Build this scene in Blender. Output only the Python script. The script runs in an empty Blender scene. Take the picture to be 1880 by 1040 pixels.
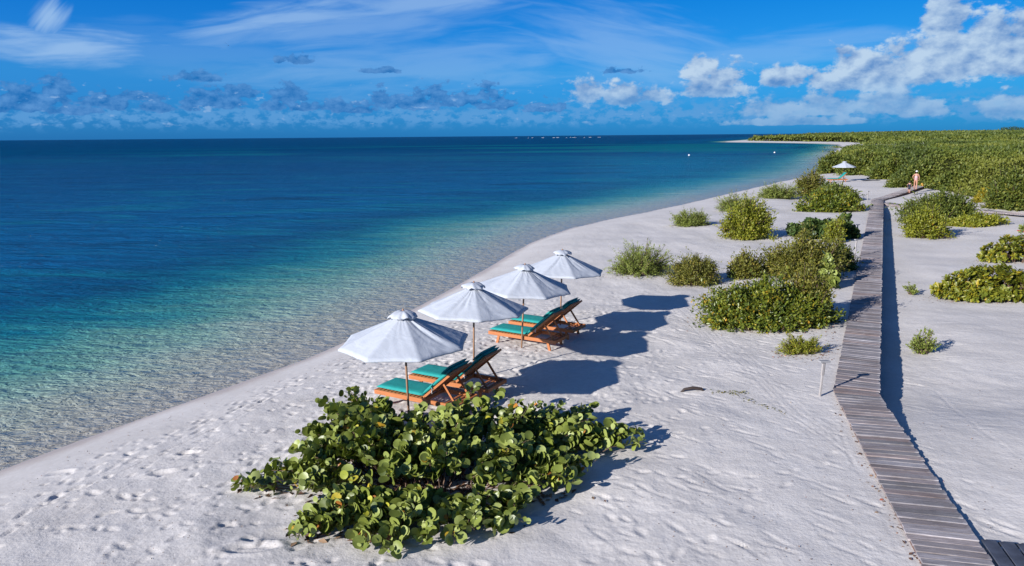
import bpy, bmesh, math, random
import numpy as np
from mathutils import Matrix, Vector
random.seed(7)
RNG = np.random.default_rng(11)
SC = bpy.context.scene
COL = SC.collection

# ------------------------------------------------------------------ camera
F_PX, HC, CZ = 1358.0, 250.0, 6.0
PITCH = math.atan((520 - HC) / F_PX)
ROLL = math.atan(16 / 1880)
_F = np.array([0, math.cos(PITCH), -math.sin(PITCH)])
_R0 = np.array([1, 0, 0.]); _U0 = np.cross(_R0, _F)
_R = math.cos(ROLL) * _R0 - math.sin(ROLL) * _U0
_U = math.sin(ROLL) * _R0 + math.cos(ROLL) * _U0
cam = bpy.data.cameras.new('camera'); cam.lens = F_PX / 1880 * 36; cam.sensor_width = 36
cam.clip_start = .1; cam.clip_end = 80000
camo = bpy.data.objects.new('camera', cam); COL.objects.link(camo)
_m = Matrix.Identity(4)
for i in range(3):
    _m[i][0] = _R[i]; _m[i][1] = _U[i]; _m[i][2] = -_F[i]
_m[2][3] = CZ
camo.matrix_world = _m
SC.camera = camo
SC.view_settings.view_transform = 'Standard'
SC.view_settings.look = 'None'
SC.view_settings.gamma = 1
SC.view_settings.use_curve_mapping = False
SC.view_settings.exposure = 0.60
SC.cycles.max_bounces = 6
SC.cycles.transparent_max_bounces = 8
SC.cycles.caustics_reflective = False
SC.cycles.caustics_refractive = False

# ------------------------------------------------------------------ light
SUN_EL = math.radians(20.5)
SUN_H = np.array([-.775, -.632])          # horizontal direction towards the sun
sund = bpy.data.lights.new('sun', 'SUN'); sund.energy = 4.9; sund.angle = math.radians(.55)
sund.color = (1.0, .975, .94)
suno = bpy.data.objects.new('sun', sund); COL.objects.link(suno)
_sd = Vector((SUN_H[0] * math.cos(SUN_EL), SUN_H[1] * math.cos(SUN_EL), math.sin(SUN_EL)))
suno.rotation_euler = _sd.to_track_quat('Z', 'Y').to_euler()

# ------------------------------------------------------------------ node helper
class NT:
    def __init__(s, tree):
        s.t = tree; s.n = tree.nodes; s.l = tree.links
    def node(s, ty, **kw):
        n = s.n.new(ty)
        for k, v in kw.items(): setattr(n, k, v)
        return n
    def put(s, sock, v):
        if v is None: return
        if isinstance(v, bpy.types.NodeSocket): s.l.new(v, sock)
        else: sock.default_value = v
    def math(s, op, a, b=None, c=None, clamp=False):
        n = s.n.new('ShaderNodeMath'); n.operation = op; n.use_clamp = clamp
        s.put(n.inputs[0], a); s.put(n.inputs[1], b); s.put(n.inputs[2], c)
        return n.outputs[0]
    def vmath(s, op, a, b=None, out=0):
        n = s.n.new('ShaderNodeVectorMath'); n.operation = op
        s.put(n.inputs[0], a); s.put(n.inputs[1], b)
        return n.outputs[out]
    def comb(s, x, y, z=0.0):
        n = s.n.new('ShaderNodeCombineXYZ')
        s.put(n.inputs[0], x); s.put(n.inputs[1], y); s.put(n.inputs[2], z)
        return n.outputs[0]
    def sep(s, v):
        n = s.n.new('ShaderNodeSeparateXYZ'); s.put(n.inputs[0], v); return n.outputs
    def rng(s, v, a, b, c=0.0, d=1.0, smooth=False):
        n = s.n.new('ShaderNodeMapRange')
        if smooth: n.interpolation_type = 'SMOOTHSTEP'
        s.put(n.inputs[0], v)
        for i, q in enumerate((a, b, c, d)): s.put(n.inputs[1 + i], q)
        return n.outputs[0]
    def noise(s, vec, scale=1.0, detail=4.0, rough=.55, dist=0.0):
        n = s.n.new('ShaderNodeTexNoise'); s.put(n.inputs['Vector'], vec)
        n.inputs['Scale'].default_value = scale; n.inputs['Detail'].default_value = detail
        n.inputs['Roughness'].default_value = rough; n.inputs['Distortion'].default_value = dist
        return n.outputs[0]
    def ramp(s, f, stops, interp='LINEAR'):
        n = s.n.new('ShaderNodeValToRGB'); s.put(n.inputs[0], f)
        e = n.color_ramp.elements; n.color_ramp.interpolation = interp
        while len(e) > 1: e.remove(e[-1])
        for i, (p, c) in enumerate(stops):
            q = e[0] if i == 0 else e.new(p)
            q.position = p; q.color = tuple(c) + (1,) if len(c) == 3 else c
        return n.outputs[0]
    def mix(s, f, a, b, mode='MIX'):
        n = s.n.new('ShaderNodeMix'); n.data_type = 'RGBA'; n.blend_type = mode
        s.put(n.inputs[0], f)
        for q, v in ((n.inputs[6], a), (n.inputs[7], b)):
            if isinstance(v, (tuple, list)): v = tuple(v) + (1,) if len(v) == 3 else v
            s.put(q, v)
        return n.outputs[2]
    def bump(s, h, strength, dist, normal=None):
        n = s.n.new('ShaderNodeBump'); s.put(n.inputs['Strength'], strength); s.put(n.inputs['Distance'], dist)
        s.put(n.inputs['Height'], h); s.put(n.inputs['Normal'], normal)
        return n.outputs[0]

def lin(r, g, b):
    return tuple(((c / 255) / 12.92 if c / 255 <= .04045 else ((c / 255 + .055) / 1.055) ** 2.4) for c in (r, g, b))

# ------------------------------------------------------------------ world: sky and clouds
W = bpy.data.worlds.new('World'); SC.world = W; W.use_nodes = True
n = NT(W.node_tree); n.n.clear()
sky = n.node('ShaderNodeTexSky'); sky.sky_type = 'NISHITA'; sky.sun_disc = False
sky.sun_elevation = SUN_EL; sky.sun_rotation = math.atan2(SUN_H[0], SUN_H[1])
sky.altitude = 0; sky.air_density = 1.0; sky.dust_density = .25; sky.ozone_density = 3.0
geo = n.node('ShaderNodeTexCoord').outputs['Generated']
dx, dy, dz = n.sep(geo)
az = n.math('MULTIPLY', n.math('ARCTAN2', dx, dy), 57.2958)
el = n.math('MULTIPLY', n.math('ARCSINE', dz), 57.2958)
tint = n.ramp(n.math('DIVIDE', el, 90.0), [(0, (.03, .27, 1.05)), (.02, (.04, .31, .98)), (.05, (.065, .39, .93)), (.115, (.012, .36, .90)), (.5, (.02, .24, .62)), (1, (.02, .20, .55))])
skyc = n.mix(1.0, sky.outputs[0], tint, 'MULTIPLY')
_k = n.math('SUBTRACT', .87, n.math('MULTIPLY', dx, .28))
skyc = n.mix(1.0, skyc, n.comb(_k, n.math('ADD', n.math('MULTIPLY', _k, .6), .40), _k), 'MULTIPLY')
uv = n.comb(az, el)
def P2A(px, py):          # where a cloud seen at this pixel stands in the sky (azimuth, elevation)
    d = _F + (px - 940) / F_PX * _R - (py - 520) / F_PX * _U
    return math.degrees(math.atan2(d[0], d[1])), math.degrees(math.atan2(d[2], math.hypot(d[0], d[1])))
def blobs(lst, flat=2.6):
    acc = None
    for px, py, rx, ry in lst:
        a, e = P2A(px, py)
        v = n.vmath('SUBTRACT', uv, (a, e, 0))
        x, y, _ = n.sep(v)
        x = n.math('MULTIPLY', x, 23.7 / rx)
        yy = n.math('MULTIPLY', n.math('MAXIMUM', y, n.math('MULTIPLY', y, -flat)), 23.7 / ry)
        r = n.math('SUBTRACT', 1.0, n.math('SQRT', n.math('ADD', n.math('MULTIPLY', x, x), n.math('MULTIPLY', yy, yy))))
        acc = r if acc is None else n.math('MAXIMUM', acc, r)
    return n.math('MAXIMUM', acc, -1.0)
fine = n.noise(n.comb(n.math('MULTIPLY', az, .9), n.math('MULTIPLY', el, 1.35), 3.1), 1.0, 7, .62)
fine_b = n.noise(n.comb(n.math('MULTIPLY', n.math('ADD', az, -.22), .9), n.math('MULTIPLY', n.math('ADD', el, .32), 1.35), 3.1), 1.0, 7, .62)
lightf = n.math('ADD', .5, n.math('MULTIPLY', n.math('SUBTRACT', fine, fine_b), 2.6), clamp=True)
smallz = n.noise(n.comb(n.math('MULTIPLY', az, 1.3), n.math('MULTIPLY', el, 2.2), 9.7), 1.0, 6, .6)
# thin high cloud
def cirrus_at(px0, py0, ang, sx, sy, amp, seed, w=.12):
    a, e = P2A(px0, py0)
    v = n.vmath('SUBTRACT', uv, (a, e, 0)); x, y, _ = n.sep(v)
    c, s_ = math.cos(ang), math.sin(ang)
    xr = n.math('ADD', n.math('MULTIPLY', x, c), n.math('MULTIPLY', y, s_))
    yr = n.math('SUBTRACT', n.math('MULTIPLY', y, c), n.math('MULTIPLY', x, s_))
    m = n.math('SUBTRACT', 1.0, n.math('SQRT', n.math('ADD', n.math('POWER', n.math('MULTIPLY', xr, 23.7 / sx), 2.0), n.math('POWER', n.math('MULTIPLY', yr, 23.7 / sy), 2.0))))
    t = n.noise(n.comb(n.math('MULTIPLY', xr, .16), n.math('MULTIPLY', yr, 1.1), seed), 1.0, 5, .55, .5)
    q = n.math('ADD', m, n.math('MULTIPLY', n.math('SUBTRACT', t, .5), 1.6))
    return n.math('MULTIPLY', n.rng(q, 0.0, .9, 0, 1, True), amp)
cir = None
for a in [(520, 38, .17, 210, 34, .60, 1.3), (760, 8, .10, 300, 34, .55, 2.9), (640, 50, .12, 380, 40, .36, 30.), (120, 88, .02, 170, 34, .72, 4.2), (90, 30, .9, 45, 26, .75, 6.6), (1150, 90, -.2, 240, 90, .38, 8.1), (760, 120, .04, 420, 70, .30, 12.0),
          (1420, 95, .05, 330, 36, .30, 15.), (350, 95, 0, 300, 50, .14, 18.)]:
    c_ = cirrus_at(*a)
    cir = c_ if cir is None else n.math('MAXIMUM', cir, c_)
# low veil of distant cumulus
veil = n.math('MULTIPLY', n.rng(el, .3, 1.3, 0, 1, True), n.rng(el, 1.6, 3.2, 1, 0, True))
veil = n.math('MULTIPLY', n.rng(n.math('ADD', smallz, n.math('MULTIPLY', veil, .12)), .50, .68, 0, 1, True), veil)
# grey-blue cumulus (left) and bright cumulus (right)
LB = [(30, 200, 60, 24), (130, 205, 60, 18), (215, 196, 30, 22), (500, 198, 40, 16), (560, 200, 40, 16), (700, 185, 26, 30), (800, 180, 40, 34), (890, 176, 30, 34), (350, 196, 26, 26), (60, 185, 90, 34), (95, 165, 45, 34), (170, 190, 50, 20), (260, 180, 50, 16), (360, 145, 52, 17), (400, 190, 90, 30), (440, 175, 40, 26), (545, 113, 38, 16), (530, 180, 50, 30), (615, 198, 60, 20), (760, 192, 110, 30), (850, 188, 70, 28),
      (920, 195, 60, 26), (290, 200, 60, 16), (700, 132, 60, 10), (1140, 132, 50, 12), (650, 205, 60, 14), (1000, 200, 50, 22)]
RB = [(1080, 180, 46, 44), (1140, 185, 60, 34), (1200, 182, 50, 32), (1290, 130, 44, 44), (1330, 150, 55, 42), (1320, 172, 75, 28), (1590, 150, 110, 58), (1560, 125, 50, 44), (1440, 150, 45, 36),
      (1735, 120, 130, 96), (1730, 50, 52, 62), (1790, 95, 80, 60), (1860, 110, 90, 90), (1900, 60, 60, 50), (1430, 205, 90, 34), (1520, 200, 110, 38), (1640, 200, 110, 40), (1690, 205, 60, 30), (1860, 205, 60, 44), (1480, 226, 150, 14)]
def dens(b, amp, lo, hi, nz=fine):
    return n.rng(n.math('ADD', b, n.math('MULTIPLY', n.math('SUBTRACT', nz, .5), amp)), lo, hi, 0, 1, True)
bl = blobs(LB); br = blobs(RB)
big = n.noise(n.comb(n.math('MULTIPLY', az, .42), n.math('MULTIPLY', el, .62), 3.1), 1.0, 8, .56)
big_b = n.noise(n.comb(n.math('MULTIPLY', n.math('ADD', az, -.5), .42), n.math('MULTIPLY', n.math('ADD', el, .55), .62), 3.1), 1.0, 5, .5)
light_r = n.math('ADD', .62, n.math('ADD', n.math('MULTIPLY', n.math('SUBTRACT', big, big_b), 3.0), n.math('MULTIPLY', n.math('SUBTRACT', fine, fine_b), .9)), clamp=True)
dl = n.math('MULTIPLY', dens(bl, 3.8, .20, .46, n.math('ADD', n.math('MULTIPLY', fine, .65), n.math('MULTIPLY', smallz, .35))), .82)
dr = n.math('MULTIPLY', dens(br, 3.1, .14, .46, n.math('ADD', n.math('MULTIPLY', big, .65), n.math('MULTIPLY', fine, .35))), n.rng(el, .8, 4.0, .62, .95, True))
K = 6.6   # radiance of cloud before the background strength
def kc(r, g, b, k=K): return tuple(c * k for c in lin(r, g, b))
cl_l = n.mix(lightf, kc(20, 104, 178), kc(92, 148, 210))
cl_r = n.mix(light_r, kc(92, 140, 200), kc(190, 213, 236))
cl_r = n.mix(n.rng(el, 1.0, 4.5, .45, 0, True), cl_r, kc(110, 165, 215))
hi_n = n.noise(n.vmath('MULTIPLY', geo, (2.6, 2.6, 4.5)), 1.0, 6, .55, .4)
hi = n.math('MULTIPLY', n.rng(hi_n, .48, .66, 0, .62, True), n.rng(el, 10.5, 18, 0, 1, True))  # unseen cloud overhead, added to whiten the blue skylight
cir = n.math('MAXIMUM', cir, hi)
out = n.mix(cir, skyc, kc(165, 200, 238))
out = n.mix(n.math('MULTIPLY', veil, .75), out, kc(98, 160, 218))
puff = n.noise(n.comb(n.math('MULTIPLY', az, .8), n.math('MULTIPLY', el, 1.7), 31.0), 1.0, 6, .62)
pf_ = n.math('MULTIPLY', n.rng(puff, .60, .70, 0, .75, True), n.math('MULTIPLY', n.rng(el, .5, 1.2, 0, 1, True), n.rng(el, 3.4, 4.6, 1, 0, True)))
out = n.mix(dl, out, cl_l)
out = n.mix(pf_, out, kc(138, 178, 224))
out = n.mix(dr, out, cl_r)
bg = n.node('ShaderNodeBackground'); bg.inputs[1].default_value = .10
n.l.new(out, bg.inputs[0])
wo = n.node('ShaderNodeOutputWorld'); n.l.new(bg.outputs[0], wo.inputs[0])
W.cycles.sampling_method = 'MANUAL'; W.cycles.sample_map_resolution = 1024

# ------------------------------------------------------------------ noise and terrain
def _h(ix, iy, seed):
    v = (ix.astype(np.int64) * 374761393 + iy.astype(np.int64) * 668265263 + seed * 1442695041) & 0xffffffff
    v = ((v ^ (v >> 13)) * 1274126177) & 0xffffffff
    return ((v ^ (v >> 16)) & 0xffff) / 65535.0
def vnoise(x, y, seed=0):
    x0 = np.floor(x); y0 = np.floor(y); fx = x - x0; fy = y - y0
    fx = fx * fx * (3 - 2 * fx); fy = fy * fy * (3 - 2 * fy)
    a = _h(x0, y0, seed); b = _h(x0 + 1, y0, seed); c = _h(x0, y0 + 1, seed); d = _h(x0 + 1, y0 + 1, seed)
    return (a + (b - a) * fx) * (1 - fy) + (c + (d - c) * fx) * fy
def fbm(x, y, o=4, seed=0):
    s = 0; a = .5
    for i in range(o):
        s = s + a * (vnoise(x, y, seed + i * 17) - .5); x = x * 2.03 + 5.1; y = y * 2.03 + 1.7; a *= .5
    return s
def sstep(v, a, b):
    t = np.clip((v - a) / (b - a), 0, 1); return t * t * (3 - 2 * t)
SEA_Z = -.45
SHORE = [(-300, -600), (-70, -110), (-27, -22), (-17, -2), (-12.6, 8), (-10.9, 12), (-10.17, 13.64), (-9.42, 15.18), (-8.45, 16.94), (-7.25, 19.14), (-6.16, 21.1), (-5.3, 23.2), (-4.1, 26.6), (-2.7, 31.0), (-1.09, 36.71), (.9, 44.5), (4.32, 52.3), (9.14, 59.5),
         (15.66, 68.8), (25.4, 84.2), (34.39, 97.6), (44.75, 113.), (60, 142), (78, 185), (110, 255), (142, 325), (166, 378), (186, 425), (200, 470), (196, 520), (188, 570), (176, 612), (186, 655), (260, 820), (520, 1500), (2500, 3400), (9000, 4200), (9000, -600)]
LAGOON = [(148, 322), (172, 336), (195, 340), (215, 338), (228, 352), (215, 376), (190, 380), (166, 366)]
def sdist(x, y, poly):
    """signed distance to a closed outline: positive inside"""
    x = np.asarray(x, float); y = np.asarray(y, float)
    best = np.full(x.shape, 1e18); ins = np.zeros(x.shape, bool)
    m = len(poly)
    for i in range(m):
        ax, ay = poly[i]; bx, by = poly[(i + 1) % m]
        ex, ey = bx - ax, by - ay
        t = np.clip(((x - ax) * ex + (y - ay) * ey) / (ex * ex + ey * ey), 0, 1)
        d = (x - ax - t * ex) ** 2 + (y - ay - t * ey) ** 2
        best = np.minimum(best, d)
        if ay != by:
            c = (ay > y) != (by > y)
            ins ^= c & (x < ex * (y - ay) / ey + ax)
    return np.where(ins, 1, -1) * np.sqrt(best)
WALK = [(5.5, 6.7), (7.93, 16.25), (32.9, 66.6), (48.5, 84.6)]
def walkdist(x, y):
    """distance to the walkway's middle line, and on which side (right positive)"""
    best = np.full(np.shape(x), 1e9); side = np.zeros(np.shape(x))
    for i in range(3):
        ax, ay = WALK[i]; bx, by = WALK[i + 1]; ex, ey = bx - ax, by - ay; L = math.hypot(ex, ey)
        t = np.clip(((x - ax) * ex + (y - ay) * ey) / L ** 2, 0 if i else -9, 1)
        d = np.hypot(x - ax - t * ex, y - ay - t * ey)
        s = np.sign((x - ax) * ey - (y - ay) * ex)
        k = d < best; best = np.where(k, d, best); side = np.where(k, s, side)
    return best * side
def shore_s(x, y):
    w = fbm(x * .16, y * .16, 3, 5) * 1.1
    s = sdist(x, y, SHORE) + w * np.clip(np.hypot(x, y) / 120, .25, 3)
    far = (y > 280) & (y < 430) & (x > 120) & (x < 300)
    if np.any(far):
        l = -sdist(x, y, LAGOON)
        s = np.where(far, np.minimum(s, l), s)
    return s
def Z(x, y, s=None):
    x = np.asarray(x, float); y = np.asarray(y, float)
    if s is None: s = shore_s(x, y)
    land = SEA_Z + .47 * (1 - np.exp(-np.maximum(s, 0) / 2.3)) + .04 * np.clip(s, 0, .4)
    sea = SEA_Z + np.maximum(s, -90) * .075
    z = np.where(s > 0, land, sea)
    q = walkdist(x, y)
    nearw = 1 - sstep(np.abs(q), .8, 3.0)
    und = fbm(x * .22, y * .22, 4, 3) * .34 * sstep(s, 1.5, 6) * (1 - nearw)
    und += fbm(x * .9, y * .9, 3, 9) * .05 * sstep(s, 1.2, 4) * (1 - .7 * nearw)
    drop = .44 * sstep(q, -.1, .42) * sstep(y, 13.0, 18.5) * (1 - sstep(q, 9, 22)) * (1 - sstep(y, 58, 68))
    rise = 2.2 * sstep(s, 30, 250) * sstep(y, 390, 800) + .35 * sstep(y, 70, 84) * sstep(s, 3, 14)
    return z + und - drop + rise
def G(px, py, dz=0.0):
    """the place on the ground seen at a pixel of the photograph (dz above it)"""
    d = _F + (px - 940) / F_PX * _R - (py - 520) / F_PX * _U
    z = 0.0
    for _ in range(12):
        t = (z + dz - CZ) / d[2]; p = np.array([0, 0, CZ]) + t * d
        z = .5 * z + .5 * float(Z(p[0], p[1]))
    t = (z + dz - CZ) / d[2]
    return np.array([0, 0, CZ]) + t * d
def depth_of(p): return float((np.asarray(p) - np.array([0, 0, CZ])) @ _F)
def row_of(p):
    q = np.asarray(p, float) - np.array([0, 0, CZ]); return 520 - F_PX * (q @ _U) / (q @ _F)

# ------------------------------------------------------------------ object helpers
def link(name, me, mat=None, parent=None, **props):
    o = bpy.data.objects.new(name, me); COL.objects.link(o)
    if mat is not None and me is not None and len(me.materials) == 0: me.materials.append(mat)
    if parent is not None: o.parent = parent
    for k, v in props.items(): o[k] = v
    return o
def tag(o, label, cat, group=None):
    o['label'] = label; o['category'] = cat
    if group: o['group'] = group
    return o
def thing(name, loc, label, cat, group=None, rz=0):
    o = bpy.data.objects.new(name, None); COL.objects.link(o); o.location = loc; o.rotation_euler = (0, 0, rz)
    o.empty_display_size = .2
    return tag(o, label, cat, group)
def mesh_np(name, V, F, smooth=False, rnd=None, vattr=None):
    V = np.asarray(V, np.float32); F = np.asarray(F, np.int32)
    me = bpy.data.meshes.new(name); k = F.shape[1]
    me.vertices.add(len(V)); me.vertices.foreach_set('co', V.ravel())
    me.loops.add(F.size); me.loops.foreach_set('vertex_index', F.ravel())
    me.polygons.add(len(F)); me.polygons.foreach_set('loop_start', np.arange(0, F.size, k, dtype=np.int32))
    if smooth: me.polygons.foreach_set('use_smooth', np.ones(len(F), bool))
    me.update(calc_edges=True); me.validate()
    if rnd is not None:
        a = me.attributes.new('rnd', 'FLOAT', 'FACE'); a.data.foreach_set('value', np.asarray(rnd, np.float32))
    for kx, v in (vattr or {}).items():
        a = me.attributes.new(kx, 'FLOAT', 'POINT'); a.data.foreach_set('value', np.asarray(v, np.float32))
    return me
class MB:
    """collects shapes into one mesh"""
    def __init__(s): s.bm = bmesh.new()
    def box(s, lo, hi, M=None, bev=0):
        vs = [s.bm.verts.new(((hi if i & 1 else lo)[0], (hi if i & 2 else lo)[1], (hi if i & 4 else lo)[2])) for i in range(8)]
        fs = [(0, 2, 3, 1), (4, 5, 7, 6), (0, 1, 5, 4), (2, 6, 7, 3), (0, 4, 6, 2), (1, 3, 7, 5)]
        f = [s.bm.faces.new([vs[i] for i in q]) for q in fs]
        if bev:
            ed = list({e for q in f for e in q.edges})
            r = bmesh.ops.bevel(s.bm, geom=ed, offset=bev, segments=1, affect='EDGES'); vs = list({v for v in r['verts']})
        if M is not None: bmesh.ops.transform(s.bm, matrix=M, verts=[v for v in vs if v.is_valid])
        return s
    def tube(s, pts, rad, seg=8, cap=True):
        pts = [Vector(p) for p in pts]
        if not isinstance(rad, (list, tuple)): rad = [rad] * len(pts)
        rings = []; up = Vector((0, 0, 1))
        for i, p in enumerate(pts):
            d = (pts[min(i + 1, len(pts) - 1)] - pts[max(i - 1, 0)]).normalized()
            a = d.cross(up if abs(d.z) < .95 else Vector((1, 0, 0))).normalized(); b = d.cross(a)
            rings.append([s.bm.verts.new(p + (a * math.cos(t) + b * math.sin(t)) * rad[i]) for t in (2 * math.pi * k / seg for k in range(seg))])
        for r0, r1 in zip(rings, rings[1:]):
            for k in range(seg):
                f = s.bm.faces.new((r0[k], r0[(k + 1) % seg], r1[(k + 1) % seg], r1[k])); f.smooth = seg > 4
        if cap:
            s.bm.faces.new(rings[0][::-1]); s.bm.faces.new(rings[-1])
        return s
    def bar(s, a, b, w, h):
        """square bar from a to b"""
        a = Vector(a); b = Vector(b); d = b - a; L = d.length
        M = Matrix.Translation(a) @ d.to_track_quat('X', 'Z').to_matrix().to_4x4()
        s.box((0, -w / 2, -h / 2), (L, w / 2, h / 2), M); return s
    def build(s, name, mat, parent=None, smooth=False, **props):
        bmesh.ops.recalc_face_normals(s.bm, faces=s.bm.faces)
        me = bpy.data.meshes.new(name); s.bm.to_mesh(me); s.bm.free()
        if smooth:
            for p in me.polygons: p.use_smooth = True
        return link(name, me, mat, parent, **props)
def copy_tree(o, parent=None):
    c = o.copy(); COL.objects.link(c); c.parent = parent
    for ch in [k for k in bpy.data.objects if k.parent == o]: copy_tree(ch, c)
    return c

# ------------------------------------------------------------------ materials
MATS = {}
def mat(name):
    m = bpy.data.materials.new(name); m.use_nodes = True; t = NT(m.node_tree)
    b = t.n['Principled BSDF']; MATS[name] = m
    return m, t, b
def simple(name, col, rough=.6, bump=0, bscale=40, var=.12, metallic=0):
    m, t, b = mat(name)
    co = t.node('ShaderNodeTexCoord').outputs['Object']
    z = t.noise(co, bscale * .25, 4)
    c = t.mix(t.rng(z, .3, .7), tuple(x * (1 - var) for x in col), tuple(min(1, x * (1 + var)) for x in col))
    t.l.new(c, b.inputs['Base Color']); b.inputs['Roughness'].default_value = rough; b.inputs['Metallic'].default_value = metallic
    if bump:
        t.l.new(t.bump(t.noise(co, bscale, 4), bump, .01), b.inputs['Normal'])
    return m
# sand: real relief is in the mesh, grain and small clods are in here
m, t, b = mat('sand')
gp = t.node('ShaderNodeNewGeometry').outputs['Position']
at = t.node('ShaderNodeAttribute', attribute_name='shore'); s_ = at.outputs['Fac']
v = t.noise(gp, .5, 5)
v2 = t.noise(gp, 9, 6, .65)
spk = t.noise(gp, 46, 2)
c = t.mix(t.rng(v, .3, .7), (.60, .558, .525), (.70, .655, .62))
c = t.mix(t.rng(v2, .30, .75), t.mix(1, c, (.86, .85, .84), 'MULTIPLY'), c)
c = t.mix(t.rng(spk, .70, .76, 0, .5), c, (.30, .26, .22))
wet = t.rng(t.math('ADD', s_, t.math('MULTIPLY', t.math('SUBTRACT', v, .5), .8)), .05, .75, 1, 0, True)
wet = t.math('MULTIPLY', wet, t.rng(s_, -.9, -.1, .12, 1, True))
c = t.mix(t.math('MULTIPLY', wet, .8), c, lin(176, 160, 148))
t.l.new(c, b.inputs['Base Color'])
t.put(b.inputs['Roughness'], t.rng(wet, 0, 1, .95, .42)); b.inputs['Specular IOR Level'].default_value = .25
dryf = t.rng(s_, .6, 3.0, .08, 1, True)
h1 = t.noise(gp, 3.4, 6, .6); h2 = t.noise(gp, 17, 4, .6)
h = t.math('ADD', t.math('MULTIPLY', h1, .55), t.math('MULTIPLY', h2, .28))
rip = t.noise(t.vmath('MULTIPLY', gp, (1.0, 1.0, .0)), 5.5, 3, .5, 1.2)
under = t.rng(s_, -.1, -.8, 0, 1)
h = t.math('ADD', t.math('MULTIPLY', h, dryf), t.math('MULTIPLY', rip, t.math('MULTIPLY', under, 1.2)))
t.l.new(t.bump(h, .62, .05), b.inputs['Normal'])
# sea
m, t, b = mat('sea_water')
t.n.remove(b)
gp = t.node('ShaderNodeNewGeometry').outputs['Position']
s_ = t.node('ShaderNodeAttribute', attribute_name='shore').outputs['Fac']
gx, gy, gz = t.sep(gp)
str_ = t.comb(t.math('MULTIPLY', gx, .035), t.math('MULTIPLY', gy, .10), 0)
n1 = t.noise(str_, 1.0, 4, .55, .4)
n2 = t.noise(t.comb(t.math('MULTIPLY', gx, .2), t.math('MULTIPLY', gy, .62), 4), 1.0, 4, .6, .3)
d = t.math('MULTIPLY', s_, -1.0)
dd = t.math('ADD', d, t.math('MULTIPLY', t.math('SUBTRACT', n2, .5), t.math('MINIMUM', t.math('MULTIPLY', d, 1.0), 9.0)))
dd = t.math('ADD', dd, t.math('MULTIPLY', t.math('SUBTRACT', n1, .5), t.math('MINIMUM', t.math('MULTIPLY', d, .6), 14.0)))
SEAR = [(0.0, (.60, .55, .46)), (.023, (.45, .46, .37)), (.047, (.27, .38, .30)), (.075, (.125, .29, .225)), (.103, (.04, .22, .205)), (.133, (.006, .135, .175)), (.175, (.0005, .064, .14)), (.29, (.0005, .085, .21)), (.6, (.0003, .070, .185)), (1.0, (.0003, .054, .155))]
col = t.ramp(t.math('DIVIDE', dd, 90.0), SEAR)
st_ = t.noise(t.comb(t.math('MULTIPLY', gx, .045), t.math('MULTIPLY', gy, .16), 21), 1.0, 6, .62, .6)
col = t.mix(t.math('MULTIPLY', t.rng(st_, .50, .66, 0, .75, True), t.math('MULTIPLY', t.rng(d, 120, 12, .35, 1), t.rng(d, 6, 10, 0, 1))), col, (.003, .14, .19))
col = t.mix(t.math('MULTIPLY', t.rng(st_, .46, .33, 0, .7, True), t.rng(d, 8.5, 14, 0, 1)), col, (.001, .030, .075))
# pale shoals further out
n3 = t.noise(t.comb(t.math('MULTIPLY', gx, .006), t.math('MULTIPLY', gy, .016), 7), 1.0, 3, .5, .3)
sh_m = t.math('MULTIPLY', t.rng(gy, 170, 300, 0, 1, True), t.rng(gy, 480, 640, 1, 0, True))
sh_m = t.math('MULTIPLY', sh_m, t.rng(gx, -260, -30, .1, 1, True))
col = t.mix(t.math('MULTIPLY', t.rng(n3, .44, .60, 0, .75, True), sh_m), col, (.003, .15, .19))
sh2 = t.math('MULTIPLY', t.rng(t.math('SUBTRACT', gx, t.math('MULTIPLY', gy, .10)), -10, 14, 0, 1, True), t.math('MULTIPLY', t.rng(gy, 60, 95, 0, 1, True), t.rng(gy, 170, 260, 1, 0, True)))
col = t.mix(t.math('MULTIPLY', sh2, t.rng(n2, .3, .7, .15, .55)), col, (.006, .19, .30))
# waves
dist = t.math('SQRT', t.math('ADD', t.math('MULTIPLY', gx, gx), t.math('MULTIPLY', gy, gy)))
def wv(sx, sy, rot, det, seed):
    c_, s__ = math.cos(rot), math.sin(rot)
    x = t.math('ADD', t.math('MULTIPLY', gx, c_), t.math('MULTIPLY', gy, s__)); y = t.math('SUBTRACT', t.math('MULTIPLY', gy, c_), t.math('MULTIPLY', gx, s__))
    return t.noise(t.comb(t.math('MULTIPLY', x, sx), t.math('MULTIPLY', y, sy), seed), 1.0, det, .6, .6)
w_small = wv(1.6, 3.8, -.2, 4, 0)
w_rip = wv(3.4, 5.6, .35, 3, 5)
w_big = wv(.22, .75, -.12, 5, 9)
w_far = wv(.03, .12, -.05, 5, 13)
hgt = t.math('ADD', t.math('MULTIPLY', w_small, t.rng(d, 2, 12, .13, .20)), t.math('MULTIPLY', w_rip, .10))
hgt = t.math('ADD', hgt, t.math('MULTIPLY', w_big, t.rng(d, 2, 25, .12, 1.2)))
hgt = t.math('ADD', hgt, t.math('MULTIPLY', w_far, t.rng(dist, 60, 400, 0, 7.0)))
vo = t.node('ShaderNodeTexVoronoi', feature='SMOOTH_F1'); vo.inputs['Scale'].default_value = 1.0
t.l.new(t.vmath('ADD', t.vmath('MULTIPLY', gp, (2.3, 3.1, 0)), t.vmath('MULTIPLY', t.comb(w_small, w_rip, 0), (1.6, 1.6, 0))), vo.inputs['Vector'])
hgt = t.math('ADD', hgt, t.math('MULTIPLY', t.math('SUBTRACT', 1.0, vo.outputs['Distance']), t.rng(d, 0, 14, .085, .02)))
nor = t.bump(hgt, 1.0, .9)
shade = t.math('ADD', t.math('MULTIPLY', t.math('SUBTRACT', w_big, .5), 1.0), t.math('MULTIPLY', t.math('SUBTRACT', w_small, .5), .8))
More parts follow.
